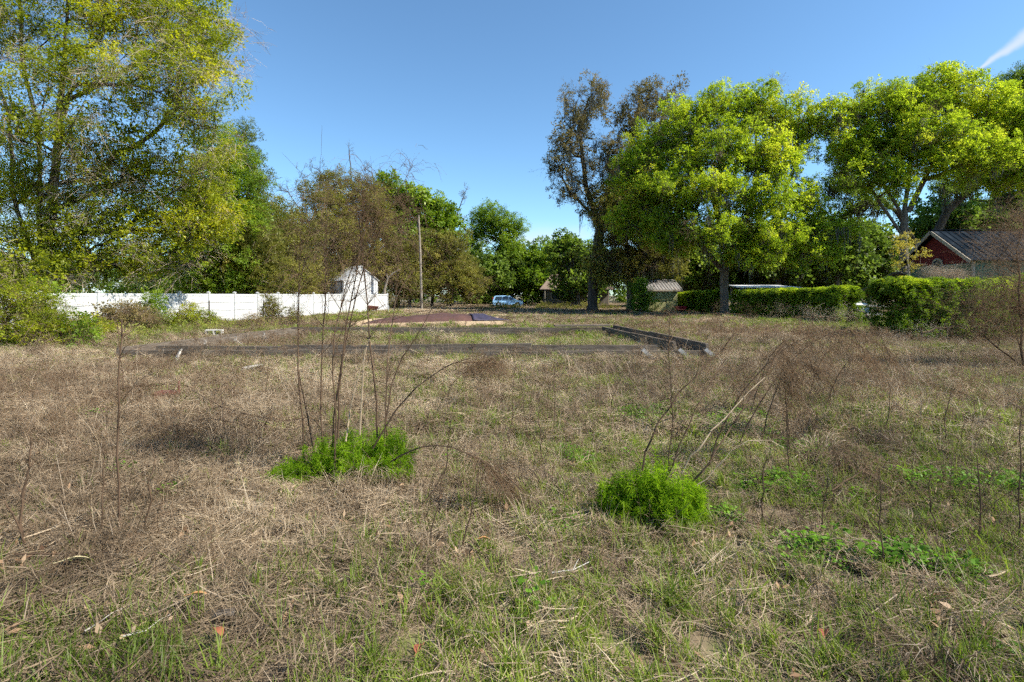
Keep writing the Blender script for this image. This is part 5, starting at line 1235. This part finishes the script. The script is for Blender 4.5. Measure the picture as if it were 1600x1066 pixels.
# brown-roofed house far back under the oak
M['shingle'] = noisy_mat('brown_shingle', [(0.3, (0.14, 0.1, 0.075)), (0.7, (0.25, 0.185, 0.14))], 3, 0.9)
M['house_wall'] = noisy_mat('dim_house_wall', [(0.3, (0.1, 0.085, 0.07)), (0.7, (0.16, 0.14, 0.115))], 2, 0.85)
T = empty('house', (4.8, 78, 0))
MB().box((0, 0, 0), (10, 6, 2.7)).build('wall', M['house_wall'], T)
MB().add([(-.6, -.7, 2.5), (10.6, -.7, 2.5), (10.6, 6.7, 2.5), (-.6, 6.7, 2.5), (1.5, 3, 5.0), (9.5, 3, 5.0), (-.6, -.7, 2.62), (10.6, -.7, 2.62)], [(0, 3, 2, 1), (0, 1, 7, 6), (6, 7, 5, 4), (1, 2, 5, 7), (2, 3, 4, 5), (3, 0, 6, 4)]).build('roof', M['shingle'], T)
for x in (1.2, 4.2, 7.4):
    f_ = MB().box((x, -.06, 0.95), (x + 1.3, -.003, 2.15)).build('window', M['trim'], T)
    MB().box((x + .09, -.075, 1.04), (x + 1.21, -.062, 2.06)).build('pane', M['car_glass'], f_)
MB().box((3.0, -.05, 0), (3.9, -.004, 2.05)).build('door', M['dark_trim'], T)
for x in (0.2, 3.4, 6.6, 9.8): MB().box((x - .06, -.62, 0), (x + .06, -.5, 2.495)).build('porch_post', M['trim'], T)
tag(T, 'brown-roofed house in deep shade far behind the trees', 'house')

# ------------------------------------------------------------------ feathery green clumps with dead stems
def curve_pts(ctrl, n=9):
    """smooth curve through pixel/depth control points"""
    c = np.array([np.array(P(*q)) for q in ctrl])
    t = np.linspace(0, 1, len(c)); tt = np.linspace(0, 1, n)
    if len(c) > 2:
        co = [np.polyfit(t, c[:, i], min(3, len(c) - 1)) for i in range(3)]
        return np.stack([np.polyval(k, tt) for k in co], -1)
    return np.stack([np.interp(tt, t, c[:, i]) for i in range(3)], -1)
def stem(T, origin, ctrl, r0=0.008, r1=0.003, mat='stem', name='stem', wob=0.006):
    p = curve_pts(ctrl, 10); p[1:-1] += rng.normal(0, wob, (8, 3))
    p = p - origin
    return MB().tube(p, np.linspace(r0, r1, 10), 5).build(name, M[mat], T), p
def side_twigs(T, p, n, length, mat='stem', r=0.003, lift=0.6):
    mb = MB()
    for _ in range(n):
        k = rng.integers(3, len(p) - 1); d = p[min(k + 1, len(p) - 1)] - p[k - 1]; d = d / (np.linalg.norm(d) + 1e-6)
        e = unit(d * lift + rng.normal(0, 0.5, 3)) * length * rnd(0.4, 1)
        mb.tube([p[k], p[k] + e * 0.5 + rng.normal(0, .01, 3), p[k] + e + np.array([0, 0, -0.03])], [r, r * .7, r * .4], 3)
    o = mb.build('side_twigs', M[mat], T); o['kind'] = 'stuff'
    return o
def plume_part(T, at, d, n, length, w=0.0013, hang=0.8, spread=0.35, name='plume', droop=0.4):
    """a loose feathery head along a curve starting at 'at' running along d"""
    g = Geo(); d = unit(np.array(d, float)); t = np.linspace(0, 1, 8)
    ax = at + d * t[:, None] * length + np.array([0, 0, -1.0]) * (t ** 2)[:, None] * length * droop
    g.add(*ribbons(ax[None], np.linspace(1, .3, 8)[None] * 0.003, unit(np.cross(d, [0.1, 0.9, 0.3]))[None]), 0.1)
    f = rnd(0, 1, n); b = np.stack([np.interp(f, t, ax[:, i]) for i in range(3)], -1)
    e = unit(rng.normal(0, 1, (n, 3)) * np.array([1, 1, .7]) + d * 0.9); L = (rnd(.3, 1, n) * (1.1 - .5 * f) * spread)[:, None, None]; tt = np.linspace(0, 1, 5)[None, :, None]
    p = b[:, None, :] + e[:, None, :] * tt * L + np.array([0, 0, -1.0]) * tt ** 2 * L * hang + rng.normal(0, .05, (n, 5, 3)) * L * tt
    g.add(*ribbons(p, np.linspace(1, .4, 5)[None] * w * np.ones((n, 1)), unit(rng.normal(0, 1, (n, 3)))), np.repeat(rnd(0, 1, n), 4))
    for _ in range(3):
        k = rng.integers(1, 5, n); b2 = p[np.arange(n), k]; d2 = unit(e + rng.normal(0, .7, (n, 3)) + np.array([0, 0, -.4])); t3 = np.linspace(0, 1, 3)[None, :, None]
        q = b2[:, None, :] + d2[:, None, :] * t3 * L * .4 + np.array([0, 0, -1.0]) * t3 ** 2 * L * .3
        g.add(*ribbons(q, np.array([[.8, .65, .4]]) * w * np.ones((n, 1)), unit(rng.normal(0, 1, (n, 3)))), np.repeat(rnd(0, 1, n), 2))
    o = link(bpy.data.objects.new(name, g.mesh(name, M['plume'])), T); o['kind'] = 'stuff'
    return o

def fennel_foliage(T, lumps, per=30, fil=46):
    """mounds of finely divided leaves: shoots that end in soft tufts of short filaments"""
    g = Geo()
    for x, y, z0, rx, ry, h in lumps:
        for _ in range(per):
            u = unit(rng.normal(0, 1, 3)); u[2] = abs(u[2]); k = rnd(0.45, 1.04)
            tipp = np.array([x + rx * u[0] * k, y + ry * u[1] * k, z0 + h * (u[2] * k * 0.92 + 0.06)])
            foot = np.array([x + .3 * rx * u[0], y + .3 * ry * u[1], z0])
            t = np.linspace(0, 1, 5)
            ax = foot + (tipp - foot) * t[:, None] + np.array([0, 0, 1]) * (t * (1 - t))[:, None] * 0.1
            g.add(*ribbons(ax[None], np.linspace(1, .4, 5)[None] * 0.0018, np.array([[.8, .6, 0]])), 0.3)
            n = fil; f = rnd(.35, 1.0, n) ** .6; b = np.stack([np.interp(f, t, ax[:, i]) for i in range(3)], -1) + rng.normal(0, .012, (n, 3))
            d = unit(unit(tipp - foot) * .35 + rng.normal(0, .8, (n, 3))); L = rnd(.02, .06, n)[:, None, None]; tt = np.linspace(0, 1, 3)[None, :, None]
            p = b[:, None, :] + d[:, None, :] * tt * L + np.array([0, 0, -1.0]) * tt ** 2 * L * .3
            tv = rnd(0, .65)
            g.add(*ribbons(p, np.array([[.9, 1.0, .45]]) * .0024 * np.ones((n, 1)), unit(rng.normal(0, 1, (n, 3)))), np.repeat(tv + rnd(0, .45, n), 2))
    o = link(bpy.data.objects.new('foliage', g.mesh('foliage', M['fennel'])), T); o['kind'] = 'stuff'
    return o

bx, by = G(540, 752); o0 = np.array([bx, by, hz(bx, by)])
T = empty('fennel_clump', tuple(o0))
fennel_foliage(T, [(-.22, -.02, 0.02, .22, .2, .46), (-.05, .08, 0.02, .26, .24, .56), (.2, .14, 0.02, .3, .26, .66), (.4, .12, 0.02, .26, .22, .56), (.1, -.06, 0.02, .24, .2, .48), (-.42, -.08, 0.02, .17, .16, .26), (-.56, -.12, 0.02, .12, .1, .16), (.46, .0, 0.02, .16, .15, .38), (.3, -.02, 0.02, .18, .18, .44)], 66, 56)
DL = by
tall = [[(475, 745, DL), (470, 620, DL), (466, 500, DL), (478, 400, DL)], [(505, 735, DL), (502, 600, DL), (507, 470, DL), (508, 360, DL)], [(525, 750, DL - .1), (522, 620, DL - .1), (524, 520, DL - .05), (557, 400, DL)],
        [(527, 690, DL), (533, 580, DL), (548, 470, DL), (575, 340, DL)], [(520, 700, DL + .1), (535, 560, DL + .1), (566, 430, DL + .1), (590, 380, DL + .1)], [(562, 680, DL), (570, 560, DL), (574, 540, DL), (577, 530, DL)],
        [(590, 690, DL), (583, 580, DL), (570, 430, DL), (560, 330, DL)], [(540, 690, DL), (548, 640, DL + .1), (560, 590, DL + .1), (570, 545, DL + .1)], [(600, 700, DL), (604, 600, DL), (612, 500, DL + .1), (640, 430, DL + .2)], [(495, 730, DL + .2), (480, 650, DL + .2), (470, 600, DL + .2), (465, 560, DL + .2)],
        [(605, 690, DL + .2), (612, 600, DL + .2), (640, 540, DL + .2), (676, 480, DL + .2)]]
for j, ct in enumerate(tall):
    _, p = stem(T, o0, ct, 0.0085 if j % 3 else 0.0105, 0.0035, 'stem_pale' if j in (5, 7) else 'stem')
    if ct[-1][1] < 470:
        side_twigs(T, p, 18, 0.5)
        plume_part(T, p[-3], p[-1] - p[-3] + np.array([rng.normal(0, .1), 0, .15]), 130, rnd(.7, 1.1), .0017, .3, .5, droop=0.1)
_, p = stem(T, o0, [(583, 700, DL - .1), (620, 640, DL - .15), (670, 590, DL - .2), (735, 560, DL - .2)], .0085, .004, name='arching_stem')
plume_part(T, p[-2], [0.8, 0.05, .05], 160, .42, .0016, .5, .3, droop=.1)
_, p = stem(T, o0, [(610, 722, DL - .2), (660, 698, DL - .4), (730, 706, DL - .6), (815, 765, DL - .7)], .007, .0035, name='arching_stem')
plume_part(T, p[-4], [0.8, -.05, -.35], 320, .55, .0016, .9, .42, droop=.5); side_twigs(T, p, 8, .25)
_, p = stem(T, o0, [(515, 690, DL), (480, 655, DL), (420, 655, DL), (300, 610, DL + .3)], .0055, .003, 'stem', name='arching_stem'); side_twigs(T, p, 10, .3)
tag(T, 'bright green feathery weed clump with many tall dead stems, left of centre', 'weed clump', 'green feathery weed clumps')

bx, by = G(1020, 815); o0 = np.array([bx, by, hz(bx, by)])
T = empty('fennel_clump', tuple(o0))
fennel_foliage(T, [(.05, 0, 0.02, .24, .2, .58), (.22, -.03, 0.02, .24, .2, .5), (-.12, .04, 0.02, .18, .18, .44), (-.28, .06, 0.02, .14, .14, .4), (.1, -.1, 0.02, .2, .16, .38), (.3, 0, 0.02, .14, .14, .34), (0.0, .1, 0.02, .18, .18, .48)], 62, 60)
DR = by
for ct, r0, nm in [([(1004, 735, DR), (1030, 660, DR), (1085, 590, DR + .1), (1150, 520, DR + .3)], .008, 'arching_stem'), ([(1045, 740, DR), (1050, 650, DR), (1048, 580, DR), (1046, 510, DR)], .005, 'stem'), ([(1065, 740, DR), (1090, 700, DR), (1130, 655, DR + .1), (1195, 590, DR + .3)], .006, 'pale_stem'),
                   ([(1080, 755, DR), (1120, 705, DR), (1160, 640, DR + .2), (1230, 530, DR + .5)], .008, 'arching_stem'), ([(1040, 750, DR), (1075, 670, DR), (1110, 600, DR + .2), (1135, 560, DR + .3)], .006, 'stem'), ([(1085, 760, DR), (1130, 720, DR), (1170, 690, DR), (1225, 700, DR)], .004, 'pale_stem')]:
    _, p = stem(T, o0, ct, r0, .003, 'stem_pale' if 'pale' in nm else 'stem', nm.replace('pale_', ''))
    side_twigs(T, p, 7, .25)
    if ct[-1][1] < 560: plume_part(T, p[-3], p[-1] - p[-3], 60, .5, .0012, .5, .3, droop=.3)
tag(T, 'bright green feathery weed mound with leaning dead stems, right of centre', 'weed clump', 'green feathery weed clumps')

# ------------------------------------------------------------------ single dead stalks and arching plumes
def stalk(label, ctrl, r0, r1=0.003, tw=10, twl=0.3, plume=0, mat='stem', group=None, pl=0.5, droop=0.4, spread=0.3, name='dead_stalk', hang=0.8, pf=3):
    x, y = ctrl[0][0], ctrl[0][2]
    b = P(*ctrl[0]); o0 = np.array([b.x, b.y, hz(b.x, b.y) - 0.03]); dz = o0[2] - b.z
    T = empty(name, tuple(o0))
    p = curve_pts(ctrl, 10); p[:, 2] += dz; p[1:-1] += rng.normal(0, .006, (8, 3)); p = p - o0
    MB().tube(p, np.linspace(r0, r1, 10), 5).build('stem', M[mat], T)
    if tw: side_twigs(T, p, tw, twl, mat, r=max(.0022, r0 * .3))
    if plume:
        d = p[-1] - p[-pf]
        plume_part(T, p[-pf], d, plume, pl, .0021, hang, spread, droop=droop)
    return tag(T, label, 'dead weed', group)
def gd(py): return CAM_H * F / (py - HZ)
stalk('tall thick dead stalk standing alone at far left in the straw', [(187, 850, gd(850)), (186, 720, gd(850)), (185, 600, gd(850)), (190, 505, gd(850))], .0085, .0045, 26, .3)
stalk('slender dead stalk right beside the tall far-left stalk', [(197, 640, gd(640)), (192, 590, gd(640)), (187, 545, gd(640)), (182, 500, gd(640))], .008, .004, 14, .35)
stalk('bent dark dead stalk at the left edge', [(40, 872, gd(872)), (34, 800, gd(872)), (44, 740, gd(872)), (48, 690, gd(872))], .01, .004, 14, .2)
stalk('leaning dead stalk near the left edge with a long fallen twig', [(10, 735, gd(860)), (40, 790, gd(860)), (90, 830, gd(860)), (127, 842, gd(860))], .007, .004, 6, .2)
stalk('thin dead stalk second from the left edge', [(62, 880, gd(880)), (40, 850, gd(880)), (20, 810, gd(880)), (8, 790, gd(880))], .008, .004, 4, .2)
STALKS = ['thin dead stalk just left of the tall far-left stalk', 'thin dead stalk just right of the tall far-left stalk', 'thin dead stalk bending right, beyond the tall far-left stalk', 'thin dead stalk in front of the brown arching plume', 'thin dead stalk between the left green clump and the arching plume', 'dark thin stalk behind the left flank of the right green mound', 'thin stalk left of the dark stalk behind the right mound', 'straight thin stalk right of the dark stalk behind the right mound', 'thin stalk furthest left of the four behind the right mound', 'pale thin stalk right of the right green mound', 'thin stalk rising from the leafy weed patch at lower right', 'thin stalk hard against the right edge', 'thin stalk second from the right edge', 'thin stalk standing under the upright brown plume', 'thin stalk leaning right from below the left green clump', 'thin stalk in the dark grass left of the right-edge shrub', 'thin stalk in the dark grass below the right-edge shrub', 'short bent stalk before the right end of the timber board', 'thin stalk beside the low sprawling olive weed', 'thin stalk in front of the left part of the timber board', 'short stalk beside the thick grey fallen branch', 'short stalk between the fallen branch and the right edge']
for j, ct in enumerate([[(165, 835, 850), (160, 770, 0), (162, 720, 0), (158, 690, 0)], [(225, 850, 850), (232, 790, 0), (240, 740, 0), (236, 700, 0)], [(228, 780, 800), (250, 750, 0), (268, 720, 0), (285, 690, 0)], [(715, 860, 865), (735, 790, 0), (745, 740, 0), (752, 700, 0)], [(668, 850, 855), (680, 790, 0), (690, 740, 0), (695, 720, 0)],
                        [(852, 725, 728), (847, 690, 0), (843, 640, 0), (840, 600, 0)], [(828, 690, 692), (820, 640, 0), (815, 600, 0), (810, 565, 0)], [(868, 680, 682), (867, 640, 0), (866, 590, 0), (866, 550, 0)], [(790, 690, 692), (800, 650, 0), (802, 600, 0), (806, 560, 0)], [(1196, 825, 830), (1190, 770, 0), (1195, 720, 0), (1194, 690, 0)],
                        [(1378, 900, 905), (1377, 830, 0), (1376, 770, 0), (1374, 720, 0)], [(1592, 860, 860), (1593, 780, 0), (1594, 720, 0), (1596, 640, 0)], [(1528, 860, 865), (1530, 790, 0), (1528, 740, 0), (1526, 700, 0)], [(1240, 760, 765), (1232, 700, 0), (1228, 640, 0), (1236, 590, 0)], [(640, 800, 805), (690, 730, 0), (700, 690, 0), (705, 640, 0)],
                        [(1385, 700, 702), (1384, 660, 0), (1390, 620, 0), (1388, 590, 0)], [(1480, 700, 702), (1476, 660, 0), (1484, 620, 0), (1490, 600, 0)], [(960, 640, 642), (955, 620, 0), (966, 590, 0), (975, 570, 0)], [(345, 700, 702), (350, 660, 0), (346, 620, 0), (352, 600, 0)], [(420, 640, 642), (416, 600, 0), (420, 570, 0), (414, 540, 0)],
                        [(1290, 830, 832), (1284, 800, 0), (1290, 760, 0), (1300, 740, 0)], [(1455, 830, 834), (1458, 800, 0), (1452, 760, 0), (1456, 730, 0)]]):
    D = gd(ct[0][2]); c2 = [(a, b, D) for a, b, _ in ct]
    stalk(STALKS[j], c2, rnd(.0045, .0075), .0025, int(rnd(3, 10)), .16, group='thin dry weed stalks in the field')
AR = 'arching dead weed plumes on the right'
def arching_plume(label, ctrl, tassels, r0=.008, start=.35, tlen=.32, dense=10):
    b = P(*ctrl[0]); o0 = np.array([b.x, b.y, hz(b.x, b.y) - 0.03]); dz = o0[2] - b.z
    T = empty('arching_plume', tuple(o0))
    p = curve_pts(ctrl, 14); p[:, 2] += dz * np.linspace(1, 0, 14); p[1:-1] += rng.normal(0, .006, (12, 3)); p -= o0
    MB().tube(p, np.linspace(r0, .002, 14), 5).build('stem', M['stem'], T)
    side_twigs(T, p[:9], 6, .3, r=.0025)
    g = Geo()
    for _ in range(tassels):
        f = start + (1 - start) * rnd(0, 1) ** .8; b0 = np.array([np.interp(f, np.linspace(0, 1, 14), p[:, k]) for k in range(3)])
        d = np.array([rng.normal(.3, .5), rng.normal(0, .6), rnd(.1, .9)]); d /= np.linalg.norm(d)
        L1 = rnd(.06, .26); t = np.linspace(0, 1, 5)[:, None]
        ax = b0 + d * t * L1 + np.array([0, 0, -1.0]) * t ** 2 * L1 * rnd(.6, 1.8)
        g.add(*ribbons(ax[None], np.linspace(1, .5, 5)[None] * .0026, unit(rng.normal(0, 1, (1, 3)))), .15)
        n = int(dense * rnd(.6, 1.3)); ff = rnd(.25, 1, n); bb = np.stack([np.interp(ff, t[:, 0], ax[:, k]) for k in range(3)], -1)
        dd = unit(rng.normal(0, .32, (n, 3)) + np.array([.12, 0, -.55]) + d * .35); LL = (rnd(.25, 1, n) * tlen * rnd(.5, 1.1))[:, None, None]; tt = np.linspace(0, 1, 5)[None, :, None]
        q = bb[:, None, :] + dd[:, None, :] * tt * LL + np.array([0, 0, -1.0]) * tt ** 2 * LL * .45 + rng.normal(0, .022, (n, 5, 3)) * tt * LL / .3
        g.add(*ribbons(q, np.linspace(1, .45, 5)[None] * .0021 * np.ones((n, 1)), unit(rng.normal(0, 1, (n, 3)))), np.repeat(rnd(0, .9, n), 4))
    o = link(bpy.data.objects.new('hanging_tassels', g.mesh('hanging_tassels', M['plume'])), T); o['kind'] = 'stuff'
    return tag(T, label, 'dead weed', AR)
for ct, nt_, lab in [([(1105, 730, 735), (1150, 620, 0), (1230, 540, 0), (1315, 528, 0)], 34, 'arching dead plume leaning right, left-most of the right-hand group'),
                    ([(1150, 700, 700), (1235, 560, 0), (1325, 515, 0), (1400, 572, 0)], 52, 'long hooked dead plume reaching furthest right over the grass'),
                    ([(1190, 690, 690), (1215, 600, 0), (1250, 562, 0), (1285, 600, 0)], 46, 'brown drooping plume in the middle of the right-hand group'),
                    ([(1238, 722, 722), (1230, 650, 0), (1226, 590, 0), (1222, 545, 0)], 58, 'upright brown feathery plume nearest the camera in the right-hand group'),
                    ([(1262, 650, 650), (1282, 565, 0), (1322, 532, 0), (1362, 566, 0)], 46, 'brown plume bowing right before the lawn gap'),
                    ([(1168, 662, 662), (1198, 565, 0), (1230, 530, 0), (1266, 542, 0)], 40, 'pale brown plume just right of the timber corner'),
                    ([(1292, 640, 640), (1310, 585, 0), (1340, 556, 0), (1374, 586, 0)], 40, 'thin brown plume hooked over at its tip in front of the hedge shadow')]:
    D = gd(ct[0][2]); arching_plume(lab, [(a, b, D) for a, b, _ in ct], nt_)
stalk('dark brown feathery weed head standing before the middle of the timber board', [(690, 640, gd(640)), (705, 600, gd(640)), (720, 580, gd(640)), (735, 570, gd(640))], .006, .003, 6, .2, 260, pl=.5, droop=.1, spread=.4, name='arching_plume')
stalk('low olive-brown feathery weed sprawling in the left straw', [(420, 690, gd(700)), (380, 660, gd(700)), (340, 650, gd(700)), (300, 650, gd(700))], .006, .003, 8, .25, 130, pl=.7, droop=.3, spread=.4, name='arching_plume')
stalk('brown feathery weed bent flat near the left timber corner', [(350, 640, gd(640)), (300, 605, gd(640)), (260, 600, gd(640)), (225, 600, gd(640))], .006, .003, 8, .25, 230, pl=.9, droop=.2, spread=.5, name='arching_plume')

# hooked vine in the lawn gap
T = empty('hooked_vine', tuple(P(1362, 520, 22)))
b0 = P(1362, 520, 22)
MB().tube([tuple(P(1361, 524, 22) - b0), tuple(P(1362, 505, 22) - b0), tuple(P(1358, 496, 22) - b0), tuple(P(1350, 488, 22) - b0), tuple(P(1338, 484, 22) - b0)], [.05, .045, .04, .03, .015], 6).build('vine', M['bark'], T)
MB().tube([tuple(P(1358, 496, 22) - b0), tuple(P(1364, 490, 22) - b0), tuple(P(1366, 482, 22) - b0)], [.025, .018, .008], 5).build('shoot', M['bark'], T)
tag(T, 'hooked brown vine stump standing in the lawn gap', 'vine')

# ------------------------------------------------------------------ small things lying in the grass
def fallen(name, label, cat, ctrl, r, mat, z=0.05):
    pts = []
    for px_, py_ in ctrl:
        x, y = G(px_, py_); pts.append(np.array([x, y, hz(x, y) + z + rnd(0, .02)]))
    T = empty(name, tuple(pts[0])); pl = polyline(pts, .12) - pts[0]
    MB().tube(pl, np.linspace(r, r * .55, len(pl)), 6).build('shaft', M[mat], T)
    k = len(pl) // 2
    MB().tube([pl[k], pl[k] + np.array([.03, .05, .02]), pl[k] + np.array([.05, .1, .015])], [r * .55, r * .4, r * .2], 5).build('side_twig', M[mat], T)
    return tag(T, label, cat)
fallen('fallen_stick', 'pale bleached stick lying in the straw right of centre foreground', 'stick', [(862, 915), (895, 908), (922, 895)], .005, 'wood_pale', .075)
fallen('fallen_stick', 'short white stick lying in the near grass at lower left', 'stick', [(192, 1030), (228, 1018)], .0045, 'wood_pale', .07)
fallen('fallen_stick', 'smaller pale stick left of the short white stick', 'stick', [(132, 1023), (152, 1012)], .004, 'wood_pale', .07)
fallen('fallen_stick', 'long dark thin twig lying level in the left straw', 'stick', [(25, 908), (90, 909), (170, 903)], .005, 'stem', .09)
fallen('fallen_stick', 'pale dry cane lying slantwise in the left straw', 'stick', [(30, 880), (85, 858), (125, 842)], .006, 'stem_pale', .08)
fallen('fallen_stick', 'second dry cane lying below the slantwise cane', 'stick', [(75, 888), (110, 868), (138, 860)], .005, 'stem_pale', .075)
fallen('fallen_stick', 'thick grey fallen branch slanting in the straw at right', 'stick', [(1300, 790), (1340, 762), (1378, 728)], .006, 'stem', .12)
fallen('fallen_stick', 'bare pale twig lying in the green patch at far right', 'stick', [(1545, 935), (1560, 930), (1574, 922)], .006, 'stem_pale', .09)
x, y = G(352, 982); T = empty('wood_scrap', (x, y, hz(x, y) + .055), R(10)); T.scale = (.75, .8, .7)
MB().add([(-.07, -.03, 0), (.075, -.035, 0), (.06, .03, 0), (-.06, .028, 0), (-.065, -.025, .022), (.07, -.03, .028), (.055, .026, .026), (-.055, .024, .02)], [(0, 3, 2, 1), (4, 5, 6, 7), (0, 1, 5, 4), (1, 2, 6, 5), (2, 3, 7, 6), (3, 0, 4, 7)]).build('block', M['wood'], T, .004)
MB().box((-.05, -.01, .0285), (.06, -.002, .033)).build('splinter', M['wood'], T)
tag(T, 'small weathered grey scrap of wood in the near grass', 'wood scrap')
M['leaf_yellow'] = noisy_mat('yellowed_leaf', [(0.3, (0.44, 0.37, 0.18)), (0.7, (0.58, 0.5, 0.3))], 8, .7)
M['leaf_orange'] = noisy_mat('orange_leaf', [(0.3, (0.34, 0.16, 0.06)), (0.7, (0.46, 0.25, 0.1))], 8, .7)
M['leaf_rust'] = noisy_mat('rusty_leaf', [(0.3, (0.2, 0.06, 0.03)), (0.7, (0.32, 0.12, 0.06))], 8, .7)
def big_leaf(label, px_, py_, L, w, mat, rz):
    x, y = G(px_, py_); V, Fs = [], []
    for a in range(7):
        t = a / 6; ww = w * math.sin(math.pi * (0.06 + .9 * t)) ** .8
        for s in (-1, 0, 1): V.append(((t - .5) * L, s * ww, .008 * math.sin(math.pi * t) + abs(s) * ww * .45))
    for a in range(6):
        for s in range(2): k = a * 3 + s; Fs.append((k, k + 1, k + 4, k + 3))
    T = empty('fallen_leaf', (x, y, hz(x, y) + .1), R(rz))
    T.rotation_euler = (R(-18), R(10), R(rz))
    o = MB().add(V, Fs).build('blade', M[mat], T); sm = o.modifiers.new('thick', 'SOLIDIFY'); sm.thickness = .0015
    MB().tube([(-L * .5, 0, .004), (-L * .75, .004, -.004)], .0016, 4).build('stalk', M[mat], T)
    return tag(T, label, 'leaf')
big_leaf('pale yellow dry leaf curled in the left foreground straw', 118, 920, .13, .028, 'leaf_yellow', 40)
big_leaf('orange fallen leaf left of centre in the near grass', 310, 968, .09, .02, 'leaf_orange', 20)
big_leaf('rust-red fallen leaf at lower left in the near grass', 340, 1025, .07, .022, 'leaf_rust', -30)
big_leaf('rust-brown fallen leaf below centre in the near grass', 656, 1040, .08, .024, 'leaf_rust', 80)
big_leaf('rust-orange fallen leaf at the lower right in the grass', 1288, 1018, .08, .02, 'leaf_rust', 60)
big_leaf('tan fallen leaf under the brown arching plume', 757, 862, .08, .022, 'leaf_orange', 10)
# rusty metal scrap, brick-red board and bleached boards
M['rust'] = noisy_mat('rusty_metal', [(0.3, (0.09, 0.03, 0.022)), (0.7, (0.2, 0.075, 0.05))], 6, .85)
x, y = G(262, 632); T = empty('metal_scrap', (x, y, hz(x, y)), R(15))
MB().box((-.16, -.1, .0), (.12, .1, .2)).build('can', M['rust'], T, .012); MB().box((.14, -.012, .0), (.17, .012, .34)).build('bracket', M['rust'], T, .004)
tag(T, 'rusty dark red metal scrap half sunk in the straw', 'scrap')
x, y = G(515, 566); T = empty('brick_rubble', (x, y, hz(x, y)), R(10))
for a, b_, rz_ in ((-.28, .1, 10), (-.05, .14, -20), (.2, .1, 35)):
    o = MB().box((-.1, -.05, 0), (.1, .05, .065)).build('brick', M['rust'], T, .006); o.location = (a, 0, b_); o.rotation_euler = (.2, .15, R(rz_))
tag(T, 'brick-red rubble lying against the front timber board', 'rubble')
x, y = G(395, 585); T = empty('board_scrap', (x, y, hz(x, y)), R(25))
for k, (a, l_) in enumerate(((0, .5), (.09, .42), (-.1, .34))):
    o = MB().box((-l_ / 2, -.035, 0), (l_ / 2, .035, .025)).build('plank', M['wood_pale'], T, .003); o.location = (0, a, .1 + .03 * k); o.rotation_euler = (.1, -.12, .2 * (k - 1))
tag(T, 'bleached broken boards heaped in the grass before the timber form', 'board scrap')
x, y = G(335, 530); T = empty('concrete_block', (x, y, hz(x, y)), R(10))
M['pale_conc'] = noisy_mat('pale_concrete', [(0.3, (0.4, 0.38, 0.33)), (0.7, (0.6, 0.57, 0.5))], 9, .9)
MB().box((-.3, -.1, .1), (.3, .1, .14)).box((-.3, -.1, .3), (.3, .1, .34)).box((-.3, -.1, .14), (-.26, .1, .3)).box((.26, -.1, .14), (.3, .1, .3)).box((-.02, -.1, .14), (.02, .1, .3)).build('shell', M['pale_conc'], T)
tag(T, 'pale hollow concrete block behind the left timber boards', 'concrete block')
# wheelbarrow and stakes by the far fence corner
wp = P(584, 484, 48); T = empty('wheelbarrow', (wp.x, wp.y, 0), R(10))
MB().add([(-.3, -.25, .3), (.3, -.25, .35), (.3, .25, .35), (-.3, .25, .3), (-.5, -.36, .72), (.45, -.36, .62), (.45, .36, .62), (-.5, .36, .72)], [(0, 3, 2, 1), (0, 1, 5, 4), (1, 2, 6, 5), (2, 3, 7, 6), (3, 0, 4, 7), (4, 5, 6, 7)]).build('tray', M['rust'], T, .01)
MB().prism([(-.5 + .19 * math.cos(t), .19 + .19 * math.sin(t)) for t in np.linspace(0, 6.283, 14, endpoint=False)], -.05, .05).build('wheel', M['rubber'], T)
for sy in (-.22, .22):
    MB().tube([(-.5, sy * .3, .2), (.2, sy, .34), (1.1, sy * 1.2, .85)], .025, 6).build('handle', M['wood'], T); MB().bar((.25, sy, .33), (.35, sy, -.02), .04, .03).build('leg', M['rust'], T)
tag(T, 'rusty wheelbarrow standing against the far end of the fence', 'wheelbarrow')
for (px_, hh_, lab) in ((607, .72, 'tall white marker stake just past the fence end'), (614, .4, 'short white marker stake right of the taller stake')):
    q_ = P(px_, 490, 46); T = empty('marker_stake', (q_.x, q_.y, 0))
    MB().box((-.04, -.04, -.1), (.04, .04, hh_)).build('shaft', M['vinyl'], T, .006); MB().add([(-.04, -.04, hh_ + .002), (.04, -.04, hh_ + .002), (.04, .04, hh_ + .002), (-.04, .04, hh_ + .002), (0, 0, hh_ + .06)], [(0, 1, 4), (1, 2, 4), (2, 3, 4), (3, 0, 4)]).build('point', M['vinyl'], T)
    tag(T, lab, 'stake')
